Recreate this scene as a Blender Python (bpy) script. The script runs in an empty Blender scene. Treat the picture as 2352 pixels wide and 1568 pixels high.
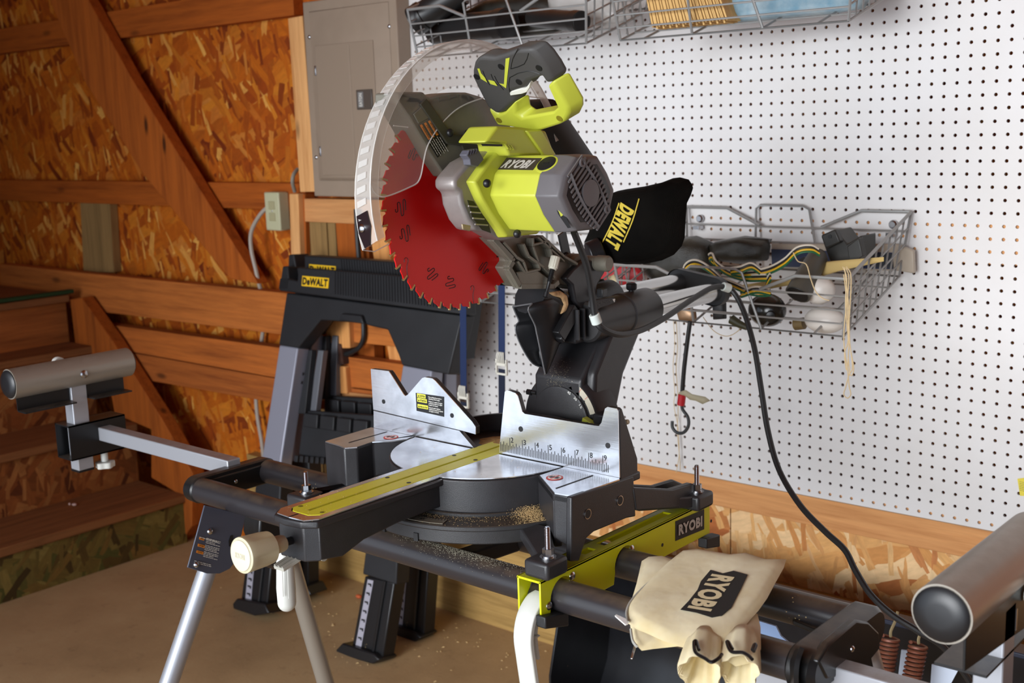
import bpy, bmesh, math, random
from mathutils import Vector as V, Matrix
random.seed(7)
SC = bpy.context.scene
COL = SC.collection
PI = math.pi
# ------------------------------------------------------------------ camera calibration (pegboard grid = 1 inch)
F = 2747.84
CAM = V((1.5115, -2.3978, 1.4221))
W = ((0.75837189, 0.65102202, -0.03228635), (0.09243246, -0.15644178, -0.98335254), (-0.64523508, 0.74276262, -0.17881662))

def ray(x, y):
    a, b = (x - 1176) / F, (y - 784) / F
    return V([W[0][i] * a + W[1][i] * b + W[2][i] for i in range(3)])

def U(x, y, X=None, Y=None, Z=None):
    i, v = (0, X) if X is not None else (1, Y) if Y is not None else (2, Z)
    d = ray(x, y)
    return CAM + d * ((v - CAM[i]) / d[i])

def UP(x, y, p0, n):
    d = ray(x, y)
    return CAM + d * ((V(p0) - CAM).dot(n) / d.dot(n))

def Us(pts, **k):
    return [U(x, y, **k) for x, y in pts]

# ------------------------------------------------------------------ materials
MATS = {}

def lin(c):
    return tuple(((v / 255) / 12.92 if v / 255 <= .04045 else ((v / 255 + .055) / 1.055) ** 2.4) for v in c) + (1,)

def nt(name):
    m = bpy.data.materials.new(name)
    m.use_nodes = True
    t = m.node_tree
    return m, t, t.nodes['Principled BSDF']

def nd(t, typ, **k):
    n = t.nodes.new(typ)
    for a, b in k.items():
        if a.startswith('_'):
            n.inputs[a[1:].replace('_', ' ')].default_value = b
        else:
            setattr(n, a, b)
    return n

def mixc(t, fac, a, b, blend='MIX'):
    n = t.nodes.new('ShaderNodeMix')
    n.data_type = 'RGBA'
    n.blend_type = blend
    for idx, v in ((0, fac), (6, a), (7, b)):
        if hasattr(v, 'is_linked') or isinstance(v, bpy.types.NodeSocket):
            t.links.new(v, n.inputs[idx])
        else:
            n.inputs[idx].default_value = v
    return n.outputs[2]

def mathn(t, op, a, b=None, clamp=False):
    n = t.nodes.new('ShaderNodeMath')
    n.operation = op
    n.use_clamp = clamp
    for i, v in enumerate((a, b)):
        if v is None:
            continue
        if isinstance(v, bpy.types.NodeSocket):
            t.links.new(v, n.inputs[i])
        else:
            n.inputs[i].default_value = v
    return n.outputs[0]

def ramp(t, src, stops):
    r = t.nodes.new('ShaderNodeValToRGB')
    e = r.color_ramp.elements
    while len(e) < len(stops):
        e.new(.5)
    for i, (p, c) in enumerate(stops):
        e[i].position = p
        e[i].color = c if len(c) == 4 else tuple(c) + (1,)
    t.links.new(src, r.inputs[0])
    return r.outputs[0]

def coords(t, rot=(0, 0, 0), scale=(1, 1, 1), loc=(0, 0, 0)):
    g = t.nodes.new('ShaderNodeTexCoord')
    m = t.nodes.new('ShaderNodeMapping')
    m.inputs['Rotation'].default_value = rot
    m.inputs['Scale'].default_value = scale
    m.inputs['Location'].default_value = loc
    t.links.new(g.outputs['Object'], m.inputs[0])
    return m.outputs[0]

def noise(t, vec, scale, detail=3, rough=.5):
    n = nd(t, 'ShaderNodeTexNoise', _Scale=scale, _Detail=detail, _Roughness=rough)
    t.links.new(vec, n.inputs['Vector'])
    return n.outputs['Fac']

def bump(t, b, h, strength=.3, dist=.002):
    n = nd(t, 'ShaderNodeBump', _Strength=strength, _Distance=dist)
    t.links.new(h, n.inputs['Height'])
    t.links.new(n.outputs[0], b.inputs['Normal'])

def mat(name, rgb, rough=.5, metal=0., grain=0., gs=400., bmp=0., dust=0., dcol=(168, 140, 105), coat=0., speck=0., spec=.5):
    """simple paint / plastic / metal; grain = colour mottling, dust = settled dirt with its own patchy outline"""
    if name in MATS:
        return MATS[name]
    m, t, b = nt(name)
    b.inputs['Roughness'].default_value = rough
    b.inputs['Metallic'].default_value = metal
    b.inputs['Coat Weight'].default_value = coat
    b.inputs['Specular IOR Level'].default_value = spec
    col = None
    v = coords(t)
    base = lin(rgb)
    if grain:
        n = noise(t, v, gs * .05, 4)
        dk = tuple(c * (1 - grain) for c in base[:3]) + (1,)
        lt = tuple(min(1, c * (1 + grain)) for c in base[:3]) + (1,)
        col = ramp(t, n, [(.3, dk), (.7, lt)])
    if dust:
        g = t.nodes.new('ShaderNodeNewGeometry')
        s = t.nodes.new('ShaderNodeSeparateXYZ')
        t.links.new(g.outputs['Normal'], s.inputs[0])
        up = mathn(t, 'SUBTRACT', s.outputs[2], .55)
        up = mathn(t, 'MULTIPLY', up, 2.2, True)
        n = noise(t, v, 38, 5, .6)
        n = mathn(t, 'MULTIPLY', mathn(t, 'SUBTRACT', n, .22), 1.9, True)
        fac = mathn(t, 'MULTIPLY', mathn(t, 'MULTIPLY', up, n), dust, True)
        col = mixc(t, fac, col if col else base, lin(dcol))
    if speck:
        vo = nd(t, 'ShaderNodeTexVoronoi', _Scale=170.)
        t.links.new(v, vo.inputs['Vector'])
        k = mathn(t, 'LESS_THAN', vo.outputs['Distance'], .16)
        n2 = mathn(t, 'GREATER_THAN', noise(t, v, 9, 3), 1 - speck)
        col = mixc(t, mathn(t, 'MULTIPLY', k, n2), col if col else base, lin((190, 165, 115)))
    if col:
        t.links.new(col, b.inputs['Base Color'])
    else:
        b.inputs['Base Color'].default_value = base
    if bmp:
        bump(t, b, noise(t, v, gs, 4), bmp)
    MATS[name] = m
    return m

def wood(name, base, dark, axis='X', knots=.5, scale=1., rough=.75):
    m, t, b = nt(name)
    s = {'X': (1.2, 22, 22), 'Y': (22, 1.2, 22), 'Z': (22, 22, 1.2)}[axis]
    v = coords(t, scale=tuple(k * scale for k in s))
    n = noise(t, v, 1.6, 6, .62)
    v2 = coords(t, scale=tuple(k * scale * 3.4 for k in s))
    n2 = noise(t, v2, 1.5, 4, .7)
    c = ramp(t, n, [(.28, lin(dark)), (.48, lin(base)), (.72, lin(tuple(min(255, k * 1.13) for k in base)))])
    c = mixc(t, .35, c, ramp(t, n2, [(.35, lin(dark)), (.6, lin(base))]))
    ks = {'X': (.35, 1, 1), 'Y': (1, .35, 1), 'Z': (1, 1, .35)}[axis]
    v3 = coords(t, scale=tuple(k * 9 for k in ks))
    vo = nd(t, 'ShaderNodeTexVoronoi', _Scale=1.0)
    t.links.new(v3, vo.inputs['Vector'])
    k = ramp(t, vo.outputs['Distance'], [(.05, (1, 1, 1)), (.13, (0, 0, 0))])
    c = mixc(t, mathn(t, 'MULTIPLY', k, knots), c, lin(tuple(q * .42 for q in dark)))
    t.links.new(c, b.inputs['Base Color'])
    b.inputs['Roughness'].default_value = rough
    b.inputs['Specular IOR Level'].default_value = .25
    bump(t, b, n2, .25, .001)
    return m

def osb(name, pal, plane='XZ', scale=1.):
    """oriented strand board: three layers of stretched cells turned against each other"""
    m, t, b = nt(name)
    g = t.nodes.new('ShaderNodeTexCoord')
    wob = nd(t, 'ShaderNodeTexNoise', _Scale=9., _Detail=2.)
    t.links.new(g.outputs['Object'], wob.inputs['Vector'])
    vm = nd(t, 'ShaderNodeVectorMath', operation='SCALE')
    vm.inputs['Scale'].default_value = .022
    t.links.new(wob.outputs['Color'], vm.inputs[0])
    ad = nd(t, 'ShaderNodeVectorMath', operation='ADD')
    t.links.new(g.outputs['Object'], ad.inputs[0])
    t.links.new(vm.outputs[0], ad.inputs[1])
    col = None
    hsum = None
    for i, (ang, thr, sx, sz) in enumerate(((.4, 0, 7, 22), (1.35, .45, 8, 30), (-.75, .55, 7, 36), (2.1, .68, 9, 46), (1.7, .8, 11, 66))):
        mp = t.nodes.new('ShaderNodeMapping')
        mp2 = t.nodes.new('ShaderNodeMapping')
        mp.vector_type = mp2.vector_type = 'POINT'
        if plane == 'XZ':
            mp.inputs['Rotation'].default_value = (0, ang, 0)
            mp2.inputs['Scale'].default_value = (sx * scale, .01, sz * scale)
        else:
            mp.inputs['Rotation'].default_value = (ang, 0, 0)
            mp2.inputs['Scale'].default_value = (.01, sx * scale, sz * scale)
        mp.inputs['Location'].default_value = (i * 3.1, i * 1.7, i * 2.3)
        t.links.new(ad.outputs[0], mp.inputs[0])
        t.links.new(mp.outputs[0], mp2.inputs[0])
        vo = nd(t, 'ShaderNodeTexVoronoi', distance='CHEBYCHEV', _Scale=1., _Randomness=.95)
        t.links.new(mp2.outputs[0], vo.inputs['Vector'])
        sp = t.nodes.new('ShaderNodeSeparateColor')
        t.links.new(vo.outputs['Color'], sp.inputs[0])
        c = ramp(t, sp.outputs[0], [(k / (len(pal) - 1), lin(p)) for k, p in enumerate(pal)])
        fib = noise(t, mp2.outputs[0], 3.5, 3, .6)
        c = mixc(t, .35, c, ramp(t, fib, [(.3, (.35, .35, .35)), (.65, (1, 1, 1))]), 'MULTIPLY')
        if col is None:
            col = c
            hsum = sp.outputs[1]
        else:
            f = mathn(t, 'GREATER_THAN', sp.outputs[1], thr)
            f = mathn(t, 'MULTIPLY', f, mathn(t, 'LESS_THAN', vo.outputs['Distance'], .42))
            col = mixc(t, f, col, c)
            hsum = mathn(t, 'ADD', hsum, mathn(t, 'MULTIPLY', f, .6))
    t.links.new(col, b.inputs['Base Color'])
    b.inputs['Roughness'].default_value = .7
    b.inputs['Specular IOR Level'].default_value = .3
    bump(t, b, hsum, .35, .0015)
    return m

def clear(name, alpha, tint=(1, 1, 1), rough=.08):
    m = bpy.data.materials.new(name)
    m.use_nodes = True
    t = m.node_tree
    t.nodes.clear()
    out = t.nodes.new('ShaderNodeOutputMaterial')
    tr = nd(t, 'ShaderNodeBsdfTransparent', _Color=tint + (1,))
    gl = nd(t, 'ShaderNodeBsdfPrincipled', _Roughness=rough)
    gl.inputs['Base Color'].default_value = (.86, .84, .80, 1)
    fr = nd(t, 'ShaderNodeLayerWeight', _Blend=.35)
    f = mathn(t, 'MAXIMUM', mathn(t, 'MULTIPLY', fr.outputs['Facing'], .4), alpha)
    mx = t.nodes.new('ShaderNodeMixShader')
    t.links.new(f, mx.inputs[0])
    t.links.new(tr.outputs[0], mx.inputs[1])
    t.links.new(gl.outputs[0], mx.inputs[2])
    t.links.new(mx.outputs[0], out.inputs[0])
    MATS[name] = m
    return m

CAST = mat('dark_cast_aluminium', (42, 41, 42), .42, grain=.12, gs=900, bmp=.12, dust=.2, speck=.3)
CASTP = mat('dark_cast_plain', (42, 41, 43), .38, grain=.1, gs=900, bmp=.12)
PLB = mat('black_plastic', (26, 26, 28), .38, speck=.25)
PLBM = mat('matt_black_plastic', (34, 34, 36), .55, grain=.1)
RAIL = mat('black_rail_paint', (44, 41, 43), .3, speck=.34, dust=.25)
BLK = mat('black_paint', (20, 20, 21), .35, dust=.6, dcol=(105, 92, 78))
LIME = mat('lime_plastic', (186, 191, 64), .42, grain=.03)
LIMEP = mat('lime_powder_paint', (204, 206, 16), .3, coat=.2, dust=.15)
KERF = mat('lime_kerf_plastic', (226, 222, 48), .4, dust=.1)
ALUA = mat('dusty_silver_arm', (172, 174, 180), .34, metal=.4, dust=.65, dcol=(140, 118, 98))
SILV = mat('silver_cast_metal', (150, 143, 140), .42, metal=.35, grain=.12, gs=700, dust=.45, dcol=(128, 104, 78))
SILVD = mat('dusty_grey_cast', (116, 112, 100), .5, metal=.2, grain=.15, gs=500, dust=.5, dcol=(130, 108, 78))
GREYP = mat('grey_housing_plastic', (98, 95, 97), .5, dust=.45, dcol=(120, 100, 80))
ALU = mat('silver_tube_paint', (172, 174, 180), .32, metal=.45)
ALUD = mat('dusty_silver_tube', (160, 152, 140), .36, metal=.35, dust=.8, dcol=(134, 122, 104))
CHROME = mat('chrome_tube', (190, 188, 186), .18, metal=1.)
ZINC = mat('zinc_hardware', (185, 185, 188), .25, metal=1.)
WHT = mat('ivory_plastic', (198, 190, 158), .4, dust=.75, dcol=(170, 150, 105))
WHTP = mat('white_plastic', (206, 207, 200), .4)
RUB = mat('black_rubber', (30, 30, 31), .5)
TRACE = mat('printed_black', (18, 18, 20), .5)
INKW = mat('printed_white', (215, 213, 205), .5)
INKG = mat('printed_silver', (186, 180, 172), .45)
DEY = mat('printed_yellow', (236, 190, 30), .5)
DEYT = mat('woven_yellow_print', (232, 205, 62), .6)
ORG = mat('warning_orange', (236, 142, 40), .5)
YELW = mat('warning_yellow', (226, 222, 70), .5)
REDW = mat('warning_red', (205, 60, 50), .5)
PAPER = mat('label_white', (228, 226, 220), .55)

def steel():
    m, t, b = nt('machined_aluminium')
    v = coords(t)
    n = noise(t, v, 14, 4, .6)
    n3 = noise(t, coords(t, scale=(3, 60, 60)), 6, 3)
    c = ramp(t, n, [(.3, lin((206, 207, 212))), (.6, lin((238, 238, 240)))])
    t.links.new(c, b.inputs['Base Color'])
    b.inputs['Metallic'].default_value = .92
    r = ramp(t, n, [(.3, (.24, .24, .24)), (.75, (.12, .12, .12))])
    t.links.new(r, b.inputs['Roughness'])
    bump(t, b, n3, .05, .001)
    return m
STEEL = steel()

def bladem():
    m, t, b = nt('red_blade_coating')
    b.inputs['Base Color'].default_value = lin((208, 12, 10))
    b.inputs['Roughness'].default_value = .34
    b.inputs['Metallic'].default_value = .15
    return m
REDB = bladem()

def floorm():
    m, t, b = nt('dusty_concrete')
    v = coords(t)
    c = ramp(t, noise(t, v, 2.2, 7, .62), [(.3, lin((164, 134, 94))), (.5, lin((184, 153, 110))), (.75, lin((200, 172, 128)))])
    s = ramp(t, noise(t, v, 16, 5, .7), [(.30, (.45, .4, .35)), (.42, (1, 1, 1))])
    c = mixc(t, .4, c, s, 'MULTIPLY')
    t.links.new(c, b.inputs['Base Color'])
    b.inputs['Roughness'].default_value = .8
    bump(t, b, noise(t, v, 60, 6, .7), .25, .003)
    return m
FLOOR = floorm()

def canvas(name, c1, c2, rough=.9):
    m, t, b = nt(name)
    v = coords(t)
    c = ramp(t, noise(t, v, 16, 5, .6), [(.3, lin(c1)), (.65, lin(c2))])
    t.links.new(c, b.inputs['Base Color'])
    b.inputs['Roughness'].default_value = rough
    b.inputs['Sheen Weight'].default_value = .25 if c1[0] > 100 else 0
    w1 = nd(t, 'ShaderNodeTexWave', _Scale=420., _Distortion=.6)
    t.links.new(coords(t, rot=(0, 0, .5)), w1.inputs[0])
    h = mathn(t, 'ADD', mathn(t, 'MULTIPLY', w1.outputs['Fac'], .1), noise(t, v, 19, 3))
    bump(t, b, h, .55, .012)
    return m
CREAM = canvas('cream_canvas', (228, 206, 150), (244, 230, 188))
BLACKC = canvas('black_cloth', (14, 13, 12), (24, 22, 19), .95)
BLACKC.node_tree.nodes['Principled BSDF'].inputs['Specular IOR Level'].default_value = .12

WOODO = wood('orange_pine', (206, 148, 94), (172, 110, 62), 'X')
WOODZ = wood('orange_pine_upright', (224, 158, 92), (184, 112, 54), 'Z')
WOODD = wood('brown_pine', (172, 88, 26), (122, 54, 12), 'X')
WOODDZ = wood('brown_pine_upright', (168, 88, 28), (116, 54, 14), 'Z', .7)
WOODY = wood('stair_pine', (170, 100, 48), (118, 62, 28), 'Y', .6)
TREAT = wood('treated_lumber', (176, 142, 84), (128, 98, 52), 'X', .25)
TREATZ = wood('treated_upright', (150, 118, 72), (104, 80, 46), 'Z', .2)
PALEZ = wood('pale_pine', (228, 172, 112), (190, 126, 70), 'Z', .7)
OSBM = osb('strand_board', [(124, 46, 4), (184, 88, 10), (206, 108, 16), (164, 70, 6), (220, 132, 34), (196, 96, 12), (244, 178, 84)])
OSBR = osb('strand_board_pale', [(170, 96, 48), (208, 146, 82), (222, 168, 104), (204, 144, 84), (238, 202, 152), (214, 162, 100), (192, 122, 70)])
OSBG = osb('strand_board_mossy', [(60, 46, 20), (96, 74, 32), (120, 100, 46), (84, 82, 36), (138, 118, 60), (104, 88, 40), (128, 96, 44)], 'YZ')
OSBY = osb('strand_board_riser', [(92, 46, 20), (136, 74, 32), (160, 94, 44), (120, 66, 28), (182, 122, 66), (150, 88, 40)], 'YZ')

# ------------------------------------------------------------------ mesh helpers
class MB:
    def __init__(s):
        s.v = []
        s.f = []

    def add(s, vs, fs):
        o = len(s.v)
        s.v += [V(p) for p in vs]
        s.f += [tuple(i + o for i in f) for f in fs]
        return s

    def prism(s, pts, ext):
        pts = [V(p) for p in pts]
        ext = V(ext)
        n = len(pts)
        nrm = V((0, 0, 0))
        for i in range(n):
            nrm += pts[i].cross(pts[(i + 1) % n])
        if nrm.dot(ext) > 0:
            pts = pts[::-1]
        q = [p + ext for p in pts]
        fs = [tuple(range(n)), tuple(range(2 * n - 1, n - 1, -1))]
        fs += [(i, i + n, (i + 1) % n + n, (i + 1) % n) for i in range(n)]
        return s.add(pts + q, fs)

    def obox(s, c, a, b, d):
        c, a, b, d = V(c), V(a), V(b), V(d)
        return s.prism([c - a - b - d, c + a - b - d, c + a + b - d, c - a + b - d], d * 2)

    def box(s, x0, x1, y0, y1, z0, z1):
        return s.prism([(x0, y0, z0), (x1, y0, z0), (x1, y1, z0), (x0, y1, z0)], (0, 0, z1 - z0))

    def loft(s, rings, cap=True, closed=True):
        n = len(rings[0])
        vs = [p for r in rings for p in r]
        fs = []
        for k in range(len(rings) - 1):
            for i in range(n if closed else n - 1):
                j = (i + 1) % n
                fs.append((k * n + i, k * n + j, (k + 1) * n + j, (k + 1) * n + i))
        if cap:
            fs.append(tuple(range(n - 1, -1, -1)))
            fs.append(tuple(range((len(rings) - 1) * n, len(rings) * n)))
        return s.add(vs, fs)

    def lathe(s, o, ax, prof, n=28, cap=True, ref=None):
        o, ax = V(o), V(ax).normalized()
        a = ax.orthogonal().normalized() if ref is None else V(ref).normalized()
        b = ax.cross(a)
        return s.loft([[o + ax * t + (a * math.cos(2 * PI * i / n) + b * math.sin(2 * PI * i / n)) * r for i in range(n)] for t, r in prof], cap)

    def cyl(s, p0, p1, r, r1=None, n=28, cap=True):
        p0, p1 = V(p0), V(p1)
        return s.lathe(p0, p1 - p0, [(0, r), ((p1 - p0).length, r if r1 is None else r1)], n, cap)

    def tube(s, pts, r, n=8, smooth=0, cap=True, flat=None):
        pts = [V(p) for p in pts]
        if smooth:
            pts = catmull(pts, smooth)
        rings = []
        t0 = (pts[1] - pts[0]).normalized()
        a = t0.orthogonal().normalized() if flat is None else (V(flat) - t0 * V(flat).dot(t0)).normalized()
        for i, p in enumerate(pts):
            t = (pts[min(i + 1, len(pts) - 1)] - pts[max(i - 1, 0)]).normalized()
            a = (a - t * a.dot(t)).normalized()
            b = t.cross(a)
            if isinstance(r, tuple):
                rings.append([p + a * math.cos(2 * PI * (k + .5) / n) * r[0] + b * math.sin(2 * PI * (k + .5) / n) * r[1] for k in range(n)])
            else:
                rr = r[i] if isinstance(r, list) else r
                rings.append([p + (a * math.cos(2 * PI * k / n) + b * math.sin(2 * PI * k / n)) * rr for k in range(n)])
        return s.loft(rings, cap)

    def sph(s, c, r, n=16, m=10, sc=(1, 1, 1)):
        c = V(c)
        rings = [[c + V((math.cos(2 * PI * i / n) * math.sin(PI * k / m) * r * sc[0], math.sin(2 * PI * i / n) * math.sin(PI * k / m) * r * sc[1], -math.cos(PI * k / m) * r * sc[2])) for i in range(n)] for k in range(1, m)]
        return s.loft(rings, True)

def catmull(pts, k):
    out = []
    P = [pts[0] * 2 - pts[1]] + pts + [pts[-1] * 2 - pts[-2]]
    for i in range(1, len(P) - 2):
        for j in range(k):
            t = j / k
            a, b, c, d = P[i - 1], P[i], P[i + 1], P[i + 2]
            out.append(.5 * ((2 * b) + (c - a) * t + (2 * a - 5 * b + 4 * c - d) * t * t + (3 * b - a - 3 * c + d) * t ** 3))
    out.append(pts[-1])
    return out

def rootloc(o):
    l = V((0, 0, 0))
    while o is not None:
        l += o.location
        o = o.parent
    return l

def link(name, me, m, parent):
    o = bpy.data.objects.new(name, me)
    COL.objects.link(o)
    if m:
        me.materials.append(m)
    if parent is not None:
        o.parent = parent
    return o

def part(name, mb, m, parent=None, bevel=0., seg=2, ang=35, label=None, solid=0., sub=0, rigid=True):
    off = rootloc(parent)
    me = bpy.data.meshes.new(name)
    me.from_pydata([tuple(p - off) for p in mb.v], [], mb.f)
    bm = bmesh.new()
    bm.from_mesh(me)
    if rigid:
        bmesh.ops.recalc_face_normals(bm, faces=bm.faces)
    bm.to_mesh(me)
    bm.free()
    me.shade_smooth()
    me.set_sharp_from_angle(angle=math.radians(ang))
    o = link(name, me, m, parent)
    if solid:
        k = o.modifiers.new('solid', 'SOLIDIFY')
        k.thickness = solid
        k.offset = 0
    if bevel:
        k = o.modifiers.new('bevel', 'BEVEL')
        k.width = bevel
        k.segments = seg
        k.limit_method = 'ANGLE'
        k.angle_limit = math.radians(30)
        k.harden_normals = False
    if sub:
        k = o.modifiers.new('sub', 'SUBSURF')
        k.levels = k.render_levels = sub
    if label:
        o['label'] = label
    return o

def thing(name, label, cat, loc=(0, 0, 0), group=None):
    o = bpy.data.objects.new(name, None)
    o.empty_display_size = .1
    COL.objects.link(o)
    o.location = loc
    o['label'] = label
    o['category'] = cat
    if group:
        o['group'] = group
    return o

def tag(o, label, cat, group=None, kind=None):
    o['label'] = label
    o['category'] = cat
    if group:
        o['group'] = group
    if kind:
        o['kind'] = kind
    return o

def struct(name, mb, m, label=None, **k):
    o = part(name, mb, m, None, **k)
    o['kind'] = 'structure'
    if label:
        o['label'] = label
    return o

def copy_tree(o, parent=None):
    c = o.copy()
    COL.objects.link(c)
    c.parent = parent
    for ch in list(o.children):
        copy_tree(ch, c)
    return c

def text(body, o, xd, yd, w, h, m, parent, name='lettering', bold=.02, shear=0., up=.0006, label=None, seg=3):
    """lettering fitted into a w x h box; o = lower left corner, xd, yd = directions"""
    cu = bpy.data.curves.new('t', 'FONT')
    cu.body = body
    cu.size = 1
    cu.offset = bold
    cu.shear = shear
    cu.resolution_u = seg
    cu.space_character = 1.0 + bold * 2
    ob = bpy.data.objects.new('t', cu)
    COL.objects.link(ob)
    dg = bpy.context.evaluated_depsgraph_get()
    me0 = bpy.data.meshes.new_from_object(ob.evaluated_get(dg))
    vs = [v.co.copy() for v in me0.vertices]
    fs = [tuple(p.vertices) for p in me0.polygons]
    bpy.data.objects.remove(ob)
    bpy.data.meshes.remove(me0)
    x0, x1 = min(v.x for v in vs), max(v.x for v in vs)
    y0, y1 = min(v.y for v in vs), max(v.y for v in vs)
    xd, yd, o = V(xd).normalized(), V(yd).normalized(), V(o)
    n = xd.cross(yd).normalized()
    mb = MB()
    mb.add([o + xd * ((v.x - x0) / (x1 - x0) * w) + yd * ((v.y - y0) / (y1 - y0) * h) + n * up for v in vs], fs)
    return part(name, mb, m, parent, label=label, rigid=False)

def quadtext(body, p, m, parent, mx=.06, my=.12, **k):
    """lettering inside a parallelogram given by lower-left, lower-right, upper-left"""
    a, b, c = map(V, p)
    X, Y = b - a, c - a
    o = a + X * mx + Y * my
    return text(body, o, X, Y, X.length * (1 - 2 * mx), Y.length * (1 - 2 * my), m, parent, **k)

def lines(mb, o, xd, yd, w, n, pitch, th, up=.0005, seed=0):
    """small print too fine to read: thin dashes"""
    r = random.Random(seed)
    xd, yd, o = V(xd).normalized(), V(yd).normalized(), V(o)
    nn = xd.cross(yd) * up
    for i in range(n):
        x = 0.
        ww = w * (1 if i % 3 < 2 else r.uniform(.5, .95))
        while x < ww:
            l = min(r.uniform(.004, .011) * w / .05, ww - x)
            p = o + xd * x - yd * (i * pitch) + nn
            mb.add([p, p + xd * l, p + xd * l + yd * th, p + yd * th], [(0, 1, 2, 3)])
            x += l + .0016 * w / .05
    return mb

def bolt(name, c, ax, r, h, m, parent, dome=True, hexa=False):
    mb = MB()
    if hexa:
        mb.lathe(c, ax, [(0, r), (h, r)], 6)
    elif dome:
        mb.lathe(c, ax, [(0, r), (h * .35, r * .97), (h * .7, r * .75), (h, r * .3)], 16)
    else:
        mb.cyl(c, V(c) + V(ax).normalized() * h, r, n=16)
    return part(name, mb, m, parent)

# ================================================================== THE SETTING
struct('floor', MB().box(-4.6, 3.4, -3.2, .3, -.1, 0), FLOOR, 'dusty bare concrete floor')
struct('wall_back', MB().box(-4.6, 3.4, .045, .06, 0, 2.75), OSBM, 'orange strand board sheathing behind the studs')
struct('wall_left', MB().box(-4.6, -4.5, -3.2, .3, 0, 2.75), OSBY)
struct('wall_front', MB().box(-4.6, -2.3, -3.2, -3.1, 0, 2.75).box(2.6, 3.4, -3.2, -3.1, 0, 2.75).box(-2.3, 2.6, -3.2, -3.1, 2.3, 2.75), WOODD, 'front wall around the open garage door')
struct('wall_right', MB().box(3.3, 3.4, -3.2, .3, 0, 2.75), OSBY)
struct('ceiling', MB().box(-4.6, 3.4, -3.2, .3, 2.75, 2.85), WOODD)
struct('baseboard_back', MB().box(-1.8, 3.4, .004, .044, 0, .335), TREAT, 'treated skirt plank along the foot of the back wall')
# pale strand board strip low on the right, with its vertical seam
struct('wall_strip', MB().box(-.9, .0815, .032, .044, .336, .5), OSBR, 'pale strand board strip under the pegboard, left of the seam')
struct('wall_strip', MB().box(.0845, 3.4, .032, .044, .336, .5), OSBR, 'pale strand board strip under the pegboard, right of the seam')
SC.objects['wall_strip'].name = 'wall_lower_left'
SC.objects['wall_strip.001'].name = 'wall_lower_right'
# girts
struct('trim_1', MB().box(-4.5, -1.405, .006, .044, 1.765, 1.86), WOODD, 'brown horizontal stud near the top of the left wall', bevel=.002)
struct('trim_2', MB().box(-4.5, -1.405, .006, .044, 1.178, 1.262), WOODD, 'brown horizontal stud across the middle of the left wall', bevel=.002)
struct('trim_3', MB().box(-1.1, 3.4, .006, .044, .50, .592), WOODO, 'orange wooden rail showing under the white pegboard', bevel=.002)
struct('trim_4', MB().box(-.955, 3.4, .006, .044, 1.118, 1.207), WOODO, 'wooden rail seen through the pegboard holes')
struct('trim_5', MB().box(-1.03, -.775, .006, .044, .3, 2.5), WOODZ, 'orange upright post at the left edge of the pegboard', bevel=.002)
struct('trim_6', MB().prism(Us([(183, 432), (250, 432), (262, 625), (192, 625)], Y=.012), (0, .03, 0)), TREATZ, 'grey weathered stub post under the middle stud')

# pegboard with real holes
def pegboard():
    c0, c1, r0, r1 = -36, 62, -7, 40
    ix = .0254
    rad = .0037
    verts, faces = [], []
    cache = {}

    def vid(p):
        k = (round(p[0], 5), round(p[1], 5), round(p[2], 5))
        if k not in cache:
            cache[k] = len(verts)
            verts.append(p)
        return cache[k]
    h = ix / 2
    sq = [(h, 0), (h, h), (0, h), (-h, h), (-h, 0), (-h, -h), (0, -h), (h, -h)]
    ci = [(rad * math.cos(i * PI / 4), rad * math.sin(i * PI / 4)) for i in range(8)]
    for c in range(c0, c1):
        for r in range(r0, r1 + 1):
            x, z = c * ix, 1.6 - r * ix
            o = [vid((x + a, 0, z + b)) for a, b in sq]
            q = [vid((x + a, 0, z + b)) for a, b in ci]
            s = [vid((x + a, .005, z + b)) for a, b in ci]
            for i in range(8):
                j = (i + 1) % 8
                faces.append((o[i], o[j], q[j], q[i]))
                faces.append((q[i], q[j], s[j], s[i]))
    me = bpy.data.meshes.new('pegboard')
    me.from_pydata(verts, [], faces)
    m, t, b = nt('white_hardboard')
    v = coords(t)
    c = ramp(t, noise(t, v, 2.5, 5, .6), [(.3, lin((212, 209, 206))), (.7, lin((223, 222, 222)))])
    # brown drip marks with an outline of their own
    s = ramp(t, noise(t, coords(t, scale=(1, 1, .12)), 34, 3, .5), [(.72, (0, 0, 0)), (.76, (1, 1, 1))])
    c = mixc(t, mathn(t, 'MULTIPLY', s, .22), c, lin((190, 165, 140)))
    t.links.new(c, b.inputs['Base Color'])
    b.inputs['Roughness'].default_value = .42
    b.inputs['Specular IOR Level'].default_value = .35
    o = link('pegboard', me, m, None)
    tag(o, 'large white perforated hardboard sheet on the back wall', 'pegboard')
    zt, zb, xl, xr = 1.6 + 7 * ix + h, 1.6 - 40 * ix - h, c0 * ix - h, c1 * ix - h
    e = MB()
    e.box(xl - .002, xl, 0, .005, zb, zt).box(xl, xr, 0, .005, zb - .002, zb)
    part('board_edge', e, mat('hardboard_edge', (150, 120, 90), .8), o)
pegboard()

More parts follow.
